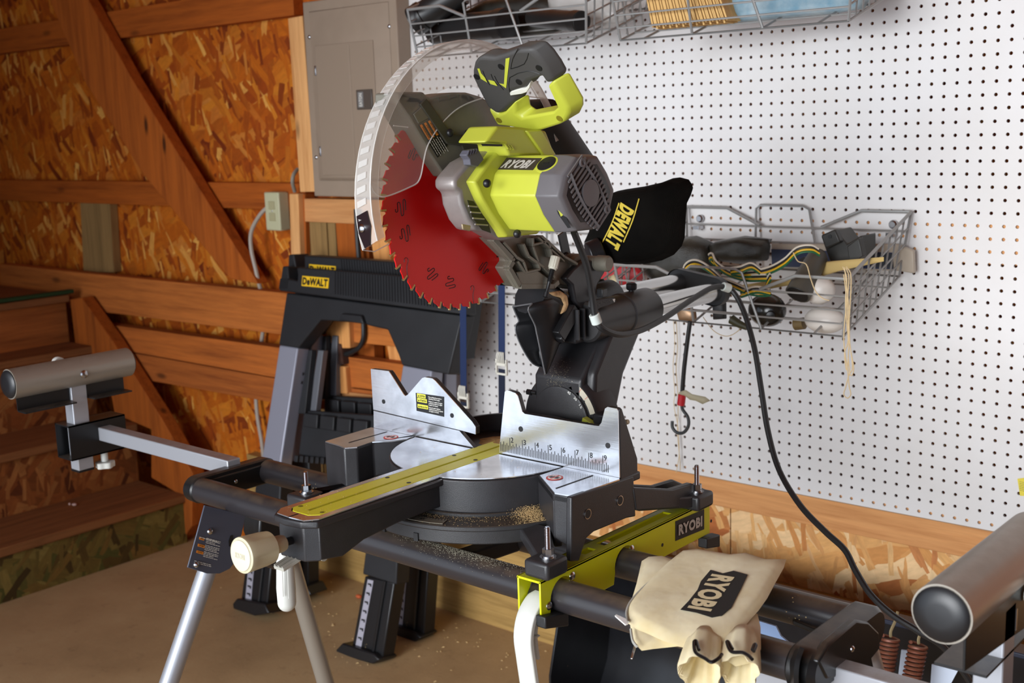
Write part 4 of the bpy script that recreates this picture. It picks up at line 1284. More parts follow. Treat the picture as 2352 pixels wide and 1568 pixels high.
    for g in range(len(grid) - 1):
        a_, b_ = grid[g], grid[g + 1]
        for i in range(len(a_) - 1):
            pass
    k_ = len(grid[0])
    ch.loft(grid, cap=False, closed=False)
    part('dust_chute', ch, PLB, t, solid=.0022, rigid=False, ang=60)
    RIMG = mat('rim_highlight_grey', (92, 92, 94), .35)  # lighter grey paints the edge highlight along the chute rims
    part('chute_rim', MB().tube(left, .0013, 6, 3).tube(right, .0013, 6, 3).tube([left[0], right[0]], .0013, 6), RIMG, t)
    part('chute_clip', MB().obox(U(1300, 740, X=XC + .036), (.008, .0, 0), (0, .022, .020), (0, -.008, .008)), PLB, t, bevel=.0015)
    part('chute_clip', MB().obox(U(1290, 765, X=XC + .036), (.007, .0, 0), (0, .006, .012), (0, -.004, .004)), PLB, t, bevel=.0015)
    part('chute_neck', MB().tube([V((XC + .0, -.93, 1.15)), V((XC, -.90, 1.135)), V((XC, -.86, 1.11))], (.034, .03), 12, 3), PLB, t)
    # sawdust stuck in the chute throat
    sd = MB()
    r = random.Random(5)
    poly = [(1262, 672), (1290, 668), (1305, 678), (1308, 700), (1302, 716), (1290, 722), (1298, 700), (1292, 684), (1275, 680)]
    pp = Us(poly, X=XC + .0345)
    c0 = sum(pp, V((0, 0, 0))) / len(pp)
    part('packed_sawdust', MB().prism(pp, (-.008, 0, 0)), mat('packed_sawdust', (236, 186, 134), .9, grain=.35, gs=2400, bmp=.8), t, bevel=.003)
    return t
SAW = saw()

# ================================================================== SAW HEAD
def head():
    t = SAW
    BC = V((XC, -1.088, 1.3095))
    BR_ = .1605
    # ---- blade
    N = 46
    pts = []
    for k in range(N):
        a = 2 * PI * k / N
        w = 2 * PI / N
        for f, r in ((0, BR_), (.10, BR_ - .0005), (.13, BR_ - .0065), (.2, BR_ - .0090), (.30, BR_ - .0080), (.38, BR_ - .0040), (.46, BR_ - .003), (.70, BR_ - .0025), (.92, BR_ - .0006)):
            th = a + w * f
            pts.append(V((XC - .0011, BC.y + r * math.cos(th), BC.z + r * math.sin(th))))
    nb = len(pts)
    inn = [V((p.x, BC.y + (p.y - BC.y) * .8, BC.z + (p.z - BC.z) * .8)) for p in pts]
    cir = [V((XC - .0011, BC.y + .10 * math.cos(math.atan2(p.z - BC.z, p.y - BC.y)), BC.z + .10 * math.sin(math.atan2(p.z - BC.z, p.y - BC.y)))) for p in pts]
    hub = [V((XC - .0011, BC.y + .012 * math.cos(math.atan2(p.z - BC.z, p.y - BC.y)), BC.z + .012 * math.sin(math.atan2(p.z - BC.z, p.y - BC.y)))) for p in pts]
    e_ = V((.0022, 0, 0))
    bl = part('blade', MB().loft([hub, cir, pts, [p + e_ for p in pts], [p + e_ for p in cir], [p + e_ for p in hub]], cap=True), REDB, t)
    CARB = mat('carbide_gold', (176, 150, 100), .35, metal=.8)
    for k in range(N):
        a = 2 * PI * k / N
        d = V((0, math.cos(a), math.sin(a)))
        s = V((0, -math.sin(a), math.cos(a)))
        if -.6 < a - PI * .5 + .35 < 1.1:
            continue
        c = BC + d * (BR_ - .0035) + s * .0005
        part('carbide_tip', MB().obox(c, d * .005, s * .0013, (.0016, 0, 0)), CARB, bl)
    # laser cut squiggles
    def squig(px, py, ang, sc=1.):
        c = U(px, py, X=XC + .0013)
        q = [(-.010, .0), (-.010, -.004), (-.006, -.004), (-.0055, .003), (-.005, .008), (-.001, .008), (0, .0), (.0005, -.010), (.0045, -.010), (.0055, -.003), (.006, .010), (.010, .010), (.010, -.004)]
        ca, sa = math.cos(ang), math.sin(ang)
        path = [c + V((0, (x * ca - z * sa) * sc, (x * sa + z * ca) * sc)) for x, z in q]
        part('expansion_slot', MB().tube(path, .0006, 5, 3), TRACE, bl)
    for q in ((920, 478, 0.05, 1.), (930, 538, .15, 1), (991, 628, -1.15, .95), (1034, 648, -1.5, .9), (1113, 616, 2.3, .9), (950, 355, 2.6, .8), (1145, 582, .6, .6)):
        squig(*q)
    for a_, (px, py) in ((.4, (933, 605)), (.1, (1085, 668))):
        c = U(px, py, X=XC + .0013)
        path = [c + V((0, x, z)) for x, z in ((-.004, .002), (-.003, .007), (.002, .008), (.004, .003), (.001, -.004), (.001, -.014), (.003, -.022))]
        part('expansion_slot', MB().tube(path, .0004, 5, 3), TRACE, bl)
    # arbor
    part('arbor_flange', MB().lathe(BC, (1, 0, 0), [(.001, .030), (.004, .031), (.0045, .028), (.008, .028), (.0085, .031), (.011, .031), (.0115, .026), (.022, .026)], 40), ZINC, t)
    # ---- fixed upper guard
    gx = XC + .024
    g = Us([(915, 211), (973, 211), (980, 219), (989, 223), (1015, 216), (1041, 212), (1072, 212), (1106, 222), (1150, 250), (1185, 310), (1185, 380), (1095, 410), (1022, 405), (991, 360), (938, 268), (915, 236)], X=gx)
    part('upper_guard', MB().prism(g, (-.048, 0, 0)), SILVD, t, bevel=.003)
    g2 = Us([(966, 240), (980, 226), (990, 240), (1036, 306), (1100, 318), (1112, 335), (1100, 352), (1068, 350), (1062, 335), (1028, 330)], X=gx + .004)
    part('guard_arm', MB().prism(g2, (-.004, 0, 0)), mat('olive_black_metal', (62, 60, 50), .5, dust=.3), t, bevel=.001)
    part('guard_pad', MB().prism(Us([(950, 262), (975, 240), (992, 268), (962, 284)], X=gx + .002), (-.002, 0, 0)), SILVD, t, bevel=.001)
    for q in ((1033, 305), (1073, 307)):
        bolt('screw', U(*q, X=gx + .004), (1, 0, 0), .006, .005, PLB, t)
    lb = Us([(961, 289), (991, 274), (1028, 334), (1005, 362)], X=gx + .0006)
    lp = part('guard_label', MB().prism(lb, (.0004, 0, 0)), TRACE, t)
    xd, yd = (lb[3] - lb[0]), (lb[1] - lb[0])
    for k in range(3):
        o_ = lb[0] + yd * (.08 + .31 * k) + V((.0006, 0, 0))
        fl = part('warning_flag', MB().prism([o_, o_ + xd * .45, o_ + xd * .45 + yd * .16, o_ + yd * .16], (.0002, 0, 0)), ORG, lp)
        nn = -xd.cross(yd).normalized()
        text(('WARNING', 'AVERTISSEMENT', 'ADVERTENCIA')[k], o_ + xd * .06 + yd * .03 + V((.0005, 0, 0)), xd, yd, xd.length * .36, yd.length * .1, TRACE, fl, bold=.02)
    mb = MB()
    for k in range(6):
        lines(mb, lb[0] + yd * (.06 + .15 * k) + xd * (.52 if k % 2 else .48) + V((.0012, 0, 0)), xd, yd, xd.length * .46, 1, .003, .0012, seed=k, up=0)
    part('small_print', mb, INKW, lp, rigid=False)
    # ---- gearbox
    gb = Us([(1022, 404), (1050, 372), (1105, 342), (1150, 350), (1190, 420), (1180, 545), (1130, 550), (1098, 531), (1066, 528), (1048, 505), (1034, 470), (1030, 442), (1017, 433), (1016, 413)], X=.335)
    part('gearbox', MB().prism([p + V((.022, 0, 0)) for p in gb], (-.040, 0, 0)), SILV, t, bevel=.006, seg=3)
    part('spindle_lock', MB().prism(Us([(1071, 356), (1078, 345), (1098, 341), (1112, 366), (1098, 383), (1081, 379), (1079, 366)], X=.372), (-.014, 0, 0)), mat('slate_plastic', (88, 88, 98), .5), t, bevel=.0012)
    for k in range(4):
        a, b = U(1077 + k * 6, 346 - k * 1.2, X=.3725), U(1073 + k * 6, 358 - k * 2, X=.3725)
        part('grip_rib', MB().tube([a, b], .0012, 5), mat('slate_plastic', (88, 88, 98), .5), t)
    part('vent', MB().prism(Us([(1074, 459), (1088, 462), (1122, 512), (1128, 535), (1108, 528), (1086, 500)], X=.3662), (-.001, 0, 0)), TRACE, t)
    for k in range(4):
        a, b = U(1076 + 5 * k, 473 + 14 * k, X=.367), U(1096 + 8 * k, 475 + 14 * k, X=.367)
        part('cooling_fin', MB().tube([a, b], .0014, 5), SILV, t)
    part('oil_stain_plate', MB().prism(Us([(1062, 514), (1082, 518), (1080, 531), (1064, 527)], X=.368), (-.003, 0, 0)), mat('oily_metal', (176, 160, 130), .4, metal=.4, grain=.3), t, bevel=.001)
    # ---- motor
    c0 = V((.455, -1.055, 1.3235))
    vis = Us([(1272, 356), (1240, 400), (1229, 450), (1248, 493), (1274, 532)], X=.455)
    prof = [(p.y - c0.y, p.z - c0.z) for p in vis]
    prof += [(-y, -z) for y, z in (prof[0], prof[1], prof[2], prof[3], prof[4])][0:5]
    prof = prof[:5] + [(-prof[0][0], -prof[0][1] + .0), (-prof[1][0], -prof[1][1]), (-prof[2][0], -prof[2][1]), (-prof[3][0], -prof[3][1]), (-prof[4][0], -prof[4][1])]
    R_ = lambda x, k=1.: [V((x, c0.y + y * k, c0.z + z * k)) for y, z in prof]
    mo = part('motor_housing', MB().loft([R_(.366), R_(.455)]), LIME, t, bevel=.0025, seg=3)
    fv = Us([(1136, 339), (1112, 366), (1076, 417), (1094, 458), (1114, 492), (1152, 546)], X=.362)
    fp = [(p.y - c0.y, p.z - c0.z) for p in fv]
    fp = fp + [(-fp[0][0] * .9, -fp[0][1]), (-fp[1][0] * .8, -fp[1][1]), (-fp[2][0] * .8, -fp[2][1]), (-fp[4][0], -fp[4][1]), (-fp[5][0], -fp[5][1])]
    FR = lambda x, k=1.: [V((x, c0.y + y * k, c0.z + z * k)) for y, z in fp]
    part('motor_flange', MB().loft([FR(.354), FR(.369, .985), FR(.372, .95)]), LIME, t, bevel=.002, seg=3)
    part('motor_cap', MB().loft([R_(.455, 1.012), R_(.478, 1.0), R_(.492, .95), R_(.496, .86)]), GREYP, t, bevel=.002, seg=3)
    # vent end: dark recess, slats, frame bars, round pad
    xe = .4962
    part('vent_recess', MB().loft([R_(xe, .74), R_(xe + .0004, .73)]), TRACE, t)
    u1 = (V(R_(xe)[0]) - V(R_(xe)[2])).normalized()
    Yp, Zp = V((0, -.629, .777)), V((0, .777, .629))
    cc = V((xe + .001, c0.y, c0.z))
    for k in range(-7, 8):
        o_ = cc + Zp * 0 + Yp * (k * .0072)
        hw = .034 * math.sqrt(max(.1, 1 - (k / 9) ** 2))
        part('vent_slat', MB().obox(o_, Zp * hw, Yp * .0014, (.0012, 0, 0)), GREYP, t)
    for s in (-1, 1):
        path = [cc + Zp * (s * (.015 + .006 * math.cos(f * 1.5))) + Yp * (f * .05) + V((.001, 0, 0)) for f in (-1, -.6, -.2, .2, .6, 1)]
        part('vent_bar', MB().tube(path, (.0026, .002), 4, 3), GREYP, t)
    part('vent_pad', MB().lathe(cc, (1, 0, 0), [(0, .019), (.003, .019), (.0035, .017)], 28), GREYP, t)
    for s in (-1, 1):
        part('screw_boss', MB().lathe(cc + Yp * (s * .044) + Zp * (.014 if s > 0 else .014), (1, 0, 0), [(0, .0065), (.003, .0065), (.0031, .0035), (.001, .003)], 16), GREYP, t)
    ff = [V(p) for p in R_(.480, 1.0)]
    # long slot on the lower front facet of the cap
    q1, q2 = Us([(1268, 450), (1310, 518)], X=.49)
    nrm = V((.55, -.7, -.2)).normalized()
    sl = [UP(x, y, U(1290, 490, X=.484), nrm) for x, y in ((1267, 450), (1275, 455), (1298, 490), (1311, 521), (1304, 522), (1282, 490))]
    part('side_slot', MB().prism([p + nrm * .003 for p in sl], nrm * .0008), TRACE, t)
    sl = [UP(x, y, U(1290, 490, X=.484), nrm) for x, y in ((1276, 466), (1281, 464), (1293, 492), (1288, 495))]
    part('slot_inside', MB().prism([p + nrm * .0042 for p in sl], nrm * .0004), LIME, t)
    # logo on the upper front facet
    A, B = V(R_(.455)[0]), V(R_(.455)[1])
    fn = V((1, 0, 0)).cross(A - B).normalized()
    if fn.y > 0:
        fn = -fn
    PF = lambda *q: [UP(x, y, A, fn) for x, y in q]
    st = PF((1142.6, 389.5), (1224, 391), (1245, 364), (1164, 362.5))
    lp = part('logo_plate', MB().prism([p + fn * .0002 for p in st], fn * .0006), mat('logo_brown_black', (58, 50, 44), .4), t)
    q = [p + fn * .001 for p in PF((1149, 386.5), (1221, 388), (1158, 365.5))]
    text('RYOBI', q[0], q[1] - q[0], q[2] - q[0] - (q[1] - q[0]) * ((q[2] - q[0]).dot(q[1] - q[0]) / (q[1] - q[0]).length_squared), (q[1] - q[0]).length * .94, (q[2] - q[0]).length * .86, INKG, lp, bold=.05, shear=.42, up=.0)
    cb = PF((1256, 377))[0]
    br = part('brush_cap_ring', MB().lathe(cb - fn * .004, fn, [(0, .0175), (.0045, .017), (.005, .0155)], 32), LIME, t)
    bc = part('brush_cap', MB().lathe(cb, fn, [(0, .0145), (.002, .014), (.0025, .012)], 32), PLB, t)
    part('brush_slot', MB().obox(cb + fn * .0026, V((.005, 0, 0)), (A - B).normalized() * .0011, fn * .0003), TRACE, bc)
    for (x, y, X_) in ((1183, 345, .388), (1123, 421, .39), (1192, 537, .39)):
        bolt('housing_screw', U(x, y, X=X_) - V((.004, 0, 0)), (1, -.35, 0), .0062, .006, PLB, t)
    # ---- yellow neck between motor and handle
    nk = Us([(1114, 327), (1142, 289), (1200, 292), (1255, 300), (1277, 357), (1170, 358), (1163, 345), (1160, 330)], X=.392)
    part('neck_housing', MB().prism(nk, (-.055, 0, 0)), LIME, t, bevel=.004, seg=3)
    nk2 = Us([(1210, 300), (1245, 298), (1279, 357), (1250, 357)], X=.396)
    part('neck_rib', MB().prism(nk2, (-.03, 0, 0)), LIME, t, bevel=.002)
    for k in range(3):
        part('louver', MB().prism(Us([(1160 + k * 6, 331 + k), (1163 + k * 6, 331 + k), (1171 + k * 6, 342 + k), (1168 + k * 6, 342 + k)], X=.3945), (-.004, 0, 0)), LIME, t)
    part('neck_slot', MB().prism(Us([(1117, 330), (1154, 331), (1154, 336), (1120, 335)], X=.3935), (-.01, 0, 0)), TRACE, t)
    # ---- D handle: the loop lies in the plane of X and Yp
    p0 = U(1235, 290, X=.392)
    PH = lambda *q: [UP(x, y, p0, Zp) for x, y in q]
    grip = PH((1142, 264), (1118.6, 248), (1107, 226), (1095.7, 204), (1084, 179.5), (1083, 162), (1087, 143), (1095.7, 131), (1107, 130), (1132, 132), (1153, 125), (1184, 114), (1216, 113), (1237, 134), (1254, 158), (1269, 186), (1256, 196), (1243, 176), (1214, 187), (1203, 202), (1172, 212), (1175, 226), (1180, 234), (1157, 258))
    TH = Zp * .021 + V((.018, 0, 0))
    HG = mat('handle_grey_rubber', (66, 64, 62), .55, grain=.05, dust=.55, dcol=(112, 98, 78))
    hg = part('handle_grip', MB().prism(grip, TH), HG, t, bevel=.0065, seg=4, ang=50)
    hy = PH((1256, 196), (1269, 186), (1304, 246), (1305, 262), (1297, 279), (1283, 287), (1201, 313), (1192, 296), (1165, 292), (1141.6, 289.5), (1118.6, 248), (1142, 264), (1157, 258), (1180, 234), (1184, 262), (1196, 271), (1268, 257), (1279, 247))
    part('handle_frame', MB().prism(hy, TH), LIME, t, bevel=.006, seg=4, ang=50)
    for (x, y) in ((1095, 176), (1151, 153), (1192, 188), (1238, 156)):
        c = PH((x, y))[0]
        part('screw_well', MB().lathe(c - Zp * .0004, -Zp, [(0, .0052), (.0004, .0050)], 18), TRACE, hg)
    for (x, y) in ((1146, 276), (1285, 272)):
        c = PH((x, y))[0]
        part('screw_well', MB().lathe(c - Zp * .0002, -Zp, [(0, .0052), (.0004, .0050)], 18), mat('deep_lime', (120, 112, 14), .6), t)
    for q in ([(1162, 134), (1171, 132), (1167, 165), (1163, 202), (1147, 191), (1158, 193)], [(1122, 183), (1136, 186), (1143, 197), (1127, 192)], [(1097, 157), (1102, 157), (1106, 168), (1114, 177), (1120, 189), (1105, 180)]):
        part('grip_stripe', MB().prism([p - Zp * .0003 for p in PH(*q)], -Zp * .0005), LIME, hg)
    for q in ([(1173, 158), (1178, 135), (1190, 112)], [(1173, 158), (1204, 147), (1214, 122)], [(1171, 212), (1171, 178), (1212, 163), (1240, 170)], [(1109, 162), (1115, 178), (1125, 195)], [(1128, 170), (1134, 184), (1145, 196)], [(1136, 174), (1144, 190), (1157, 206)]):
        part('grip_seam', MB().tube([p - Zp * .0001 for p in PH(*q)], .0006, 5, 2), TRACE, hg)
    tr = PH((1147, 220), (1153, 217), (1195, 205), (1206, 205), (1214, 194), (1217, 190), (1216, 202), (1209, 213), (1198, 217), (1172, 221), (1164, 223), (1161, 228), (1170, 228), (1168, 236), (1163, 239), (1157, 238))
    part('trigger', MB().prism([p + Zp * .001 for p in tr], Zp * .014), mat('trigger_white', (218, 216, 204), .35), t, bevel=.0012)
    # ---- dust duct behind the motor, carry cap
    d0, d1 = U(1243, 258, X=.285), U(1338, 395, X=.285)
    part('dust_duct', MB().tube([d0, d0.lerp(d1, .5), d1], .030, 20), PLBM, t, bevel=.002)
    part('duct_cap', MB().prism(Us([(1190, 250), (1196, 238), (1215, 231), (1262, 226), (1275, 232), (1284, 252), (1200, 262)], X=.285), (-.05, 0, 0)), mat('duct_brown_black', (52, 44, 38), .5, dust=.7, dcol=(96, 78, 62)), t, bevel=.004)
    # ---- cast arm down to the pivot
    xa = XC + .038
    arm = [(1125, 546), (1171, 592), (1173, 599), (1162, 615), (1186, 655), (1194, 659), (1268, 659), (1279, 648), (1300, 655), (1325, 642), (1322, 612), (1291, 588), (1238, 540)]
    part('head_arm', MB().prism(Us(arm, X=xa - .014), (-.03, 0, 0)), SILVD, t, bevel=.002)
    def rib(q, w=.0022, dep=.014, m=SILVD):
        p = Us(q, X=xa - dep / 2)
        part('arm_rib', MB().tube(p, (w * 1.4, dep / 1.4), 4, flat=None) if False else ribm(p, w, dep), m, t, bevel=.0008)
    def ribm(p, w, dep):
        mb = MB()
        for a, b in zip(p[:-1], p[1:]):
            s = (b - a).cross(V((1, 0, 0))).normalized() * w
            mb.prism([a - s, b - s, b + s, a + s], (dep / 2, 0, 0)).prism([a - s, b - s, b + s, a + s], (-dep / 2, 0, 0))
        return mb
    rib([(1128, 548), (1171, 594), (1173, 600), (1164, 615), (1188, 656)], .004)
    rib([(1190, 657), (1266, 657), (1277, 647)], .004)
    rib([(1238, 542), (1290, 589), (1320, 606)])
    rib([(1196, 560), (1208, 588), (1243, 614), (1268, 637)])
    rib([(1150, 556), (1180, 590), (1196, 600), (1204, 626)])
    rib([(1183, 600), (1200, 626), (1234, 618), (1228, 600)], .0018)
    rib([(1218, 546), (1218, 566), (1230, 600)], .0018)
    rib([(1218, 562), (1254, 553), (1262, 590)], .0018)
    rib([(1230, 545), (1290, 600)], .0016)
    part('arm_pad', MB().prism(Us([(1188, 625), (1232, 618), (1262, 640), (1268, 657), (1194, 657)], X=xa - .001), (-.012, 0, 0)), SILVD, t, bevel=.002)
    part('back_guard', MB().prism(Us([(1148, 655), (1165, 622), (1192, 657)], X=XC - .01), (-.01, 0, 0)), PLBM, t)
    # depth stop screw with ivory knob
    s0, s1 = U(1276, 590, X=xa + .006), U(1253, 682, X=xa + .006)
    ax = (s1 - s0).normalized()
    prof = []
    L = (s1 - s0).length
    n = 64
    a = ax.orthogonal().normalized()
    b = ax.cross(a)
    ring = lambda tt_, r, fl: [s0 + ax * tt_ + (a * math.cos(2 * PI * i / n) + b * math.sin(2 * PI * i / n)) * (r - (fl if i % 6 < 2 else 0)) for i in range(n)]
    part('stop_knob', MB().loft([ring(-.001, .0062, 0), ring(0, .0078, .0006), ring(.018, .0078, .0006), ring(.0185, .0068, 0), ring(.021, .0066, 0)]), mat('stop_knob_ivory', (206, 202, 186), .45), t)
    pr = [(.02, .003)]
    z = .021
    while z < .042:
        pr += [(z, .0042), (z + .001, .0034)]
        z += .002
    part('stop_screw', MB().lathe(s0, ax, pr + [(.043, .003), (L - .008, .003), (L - .008, .0045), (L, .0045)], 14), PLB, t)
    part('link_bar', MB().obox((U(1291, 540, X=XC - .0) + U(1302, 590, X=XC)) / 2, (U(1302, 590, X=XC) - U(1289, 530, X=XC)) / 2, (.002, 0, 0), V((0, .009, .003))), PLB, t)
    bolt('link_bolt', U(1302, 586, X=XC + .003), (1, 0, 0), .0055, .005, PLB, t)
    # ---- clear guard
    GL = clear('clear_polycarbonate', .07, (.99, .98, .97))
    GF = clear('frosted_polycarbonate', .28, (.98, .97, .95), .35)
    GR = clear('frosted_guard_rib', .5, (1, 1, 1), .15)  # whitish, half opaque plastic for the moulded ribs and edges
    cR, rR, xR = (-1.077, 1.330), .2137, XC + .0255
    cL, rL, xL = (-1.035, 1.3165), .2298, XC - .0345
    pR = lambda a, r=rR: V((xR, cR[0] + r * math.cos(a), cR[1] + r * math.sin(a)))
    pL = lambda a, r=rL: V((xL, cL[0] + r * math.cos(a), cL[1] + r * math.sin(a)))
    a0, a1, n = math.radians(196), math.radians(18), 72
    A_ = [a0 + (a1 - a0) * i / n for i in range(n + 1)]
    mb = MB()
    mb.loft([[pL(a), pL(a, rL + .001), pR(a, rR + .001), pR(a)] for a in A_], cap=True)
    gd = part('blade_guard', mb, GF, t, ang=50, label='clear plastic guard band')
    # side plates
    rp = [pR(a, rR) for a in A_]
    inner = Us([(1250, 226), (1150, 216), (1110, 225), (1075, 237), (1045, 254), (1015, 283), (994, 312), (980, 340), (973, 370), (967, 402), (958, 420), (940, 430), (915, 441), (890, 450), (872, 450), (858, 440), (851, 425)], X=xR)
    mbp = MB().prism(rp + inner, (-.0015, 0, 0))
    part('guard_plate', mbp, GL, gd, label='clear right side plate')
    edge = MB().tube(inner, .0011, 5, 3).tube(rp[::2], .0012, 5)
    part('guard_edge', edge, GR, gd)
    # frosted flange inside the rim
    fi = [pR(a, rR - .014) for a in A_]
    part('guard_flange', MB().loft([rp, fi, [p + V((.001, 0, 0)) for p in fi], [p + V((.001, 0, 0)) for p in rp]], cap=False, closed=False), GF, gd)
    lpl = [pL(a, rL) for a in A_]
    innl = [pL(a, .165) for a in reversed(A_)]
    part('guard_plate', MB().prism(lpl + innl, (.0015, 0, 0)), GL, gd, label='clear left side plate')
    part('guard_edge', MB().tube(lpl[::2], .0012, 5).tube([pL(a0, rL), pL(a0 + .05, rL - .02), pL(a0 + .06, rL - .05)], .001, 5), GR, gd)
    # moulded windows across the band
    for k in range(17):
        a = math.radians(185 - k * 4.6)
        da = math.radians(1.1)
        def q(f, aa, up=.0016):
            p, r = pL(aa, rL + up), pR(aa, rR + up)
            return p.lerp(r, f)
        part('guard_rib', MB().prism([q(.22, a - da), q(.78, a - da), q(.78, a + da), q(.22, a + da)], V((0, math.cos(a), math.sin(a))) * .0015), GR, gd)
    cc_ = pL(math.radians(189), rL + .0022).lerp(pR(math.radians(189), rR + .0022), .4)
    pad = MB().prism([pL(math.radians(184), rL + .0014).lerp(pR(math.radians(184), rR + .0014), .12), pL(math.radians(184), rL + .0014).lerp(pR(math.radians(184), rR + .0014), .8), pL(math.radians(190), rL + .0014).lerp(pR(math.radians(190), rR + .0014), .9), pL(math.radians(196), rL + .0014).lerp(pR(math.radians(196), rR + .0014), .6), pL(math.radians(196), rL + .0014).lerp(pR(math.radians(196), rR + .0014), .25), pL(math.radians(190), rL + .0014).lerp(pR(math.radians(190), rR + .0014), .1)], (0, -.002, 0))
    pd = part('guard_pad', pad, mat('dark_purple_black', (34, 22, 26), .4), t)
    bolt('screw', cc_ + V((0, -.002, 0)), (0, -1, .1), .0062, .004, ZINC, pd)
    part('guard_rib_long', MB().tube([pL(math.radians(175), .17), pL(math.radians(170), .215)], .0008, 5).tube([pR(math.radians(150), .19), pR(math.radians(146), .165)], .0008, 5), GR, gd)
    # ---- black dust bag clipped behind the head
    plane = lambda q, y=-.60: Us(q, Y=y)
    out = [(1352, 556), (1364, 530), (1366, 500), (1372, 475), (1384, 456), (1400, 445), (1420, 438), (1440, 434), (1480, 428), (1520, 419), (1546, 409), (1562, 407), (1582, 412), (1590, 424), (1592, 432), (1586, 450), (1578, 466), (1575, 500), (1573, 545), (1566, 565), (1548, 585), (1520, 598), (1480, 606), (1440, 607), (1400, 603), (1388, 612), (1366, 600), (1352, 580)]
    bag = inflate(plane(out), V((0, -1, 0)), .045, sag=.004)
    bg = part('dust_bag', bag, BLACKC, t, ang=80, label='black cloth dust bag with yellow printing')
    off = V((0, -.047, 0))
    # project print on the flattened front
    PB = lambda *q: Us(q, Y=-.60 - .0462)
    q = PB((1426, 464), (1389, 556), (1462, 457))
    X_, Y_ = q[1] - q[0], q[2] - q[0]
    text('DEWALT', q[0], X_, Y_ - X_ * (Y_.dot(X_) / X_.length_squared), X_.length, .033, DEYT, bg, bold=.06, up=.0005)
    for a, b in (((1422, 466), (1384, 556)), ((1468, 456), (1432, 556))):
        p_, r_ = PB(a, b)
        m_ = p_.lerp(r_, .5) + V((.003, 0, 0))
        part('print_line', MB().tube([p_, m_, r_], (.0016, .0006), 4, 3, flat=(1, 0, 0)), DEYT, bg)
    part('bag_collar', MB().tube([U(1352, 588, Y=-.66), U(1368, 583, Y=-.65), U(1385, 576, Y=-.64)], [.026, .027, .027], 20), PLB, t, bevel=.002)
    # ---- power cord, with clips
    path = [((1318, 532), -1.02), ((1335, 575), -.99), ((1350, 620), -.97), ((1360, 680), -.95), ((1368, 732), -.94), ((1386, 756), -.93), ((1425, 768), -.88), ((1475, 757), -.80), ((1530, 728), -.70), ((1590, 687), -.58), ((1635, 661), -.50), ((1668, 660), -.46), ((1690, 678), -.45), ((1712, 725), -.46), ((1733, 800), -.49), ((1748, 890), -.52), ((1764, 990), -.55), ((1790, 1080), -.58), ((1838, 1160), -.62), ((1895, 1220), -.65), ((1940, 1262), -.67), ((1965, 1310), -.69), ((2000, 1365), -.71), ((2050, 1412), -.72), ((2110, 1450), -.72), ((2180, 1500), -.70), ((2260, 1640), -.66), ((2300, 1900), -.60), ((2330, 2150), -.58)]
    pts = [U(*p, Y=y) for p, y in path]
    part('power_cord', MB().tube(pts, .0052, 10, 6), RUB, t)
    for i in (4, 11):
        d_ = (pts[i + 1] - pts[i - 1]).normalized()
        part('cord_clip', MB().cyl(pts[i] - d_ * .008, pts[i] + d_ * .008, .0085, n=16), mat('milky_clip', (202, 210, 204), .3), t, bevel=.001)

def inflate(outline, n, th, rings=10, sag=0., power=5., wob=0., seed=1, back=.35):
    """pillow from an outline: rings shrink to the middle while rising; front flat-topped"""
    c = sum(outline, V((0, 0, 0))) / len(outline)
    r = random.Random(seed)
    mb = MB()
    R = []
    N = len(outline)
    ph = [r.uniform(0, 6.28) for _ in range(6)]
    for side in (1, -1):
        rr = []
        for k in range(rings + 1):
            s = 1 - k / rings
            s = s ** .8
            s = max(s, .02)
            h = th * (1 - s ** power) ** .5 * (1 if side > 0 else -back)
            ring = []
            for i, p in enumerate(outline):
                q = c + (p - c) * s + n * h
                if wob:
                    a = 2 * PI * i / N
                    q = q + n * (wob * s * s * (math.sin(3 * a + ph[0] + s * 4) + math.sin(5 * a + ph[1]) * .6 + math.sin(8 * a + ph[2]) * .35) * (1 if s < .97 else 0))
                ring.append(q)
            rr.append(ring)
        R.append(rr)
    mb.loft(R[0][::-1] + R[1][1:], cap=True)
    return mb
head()

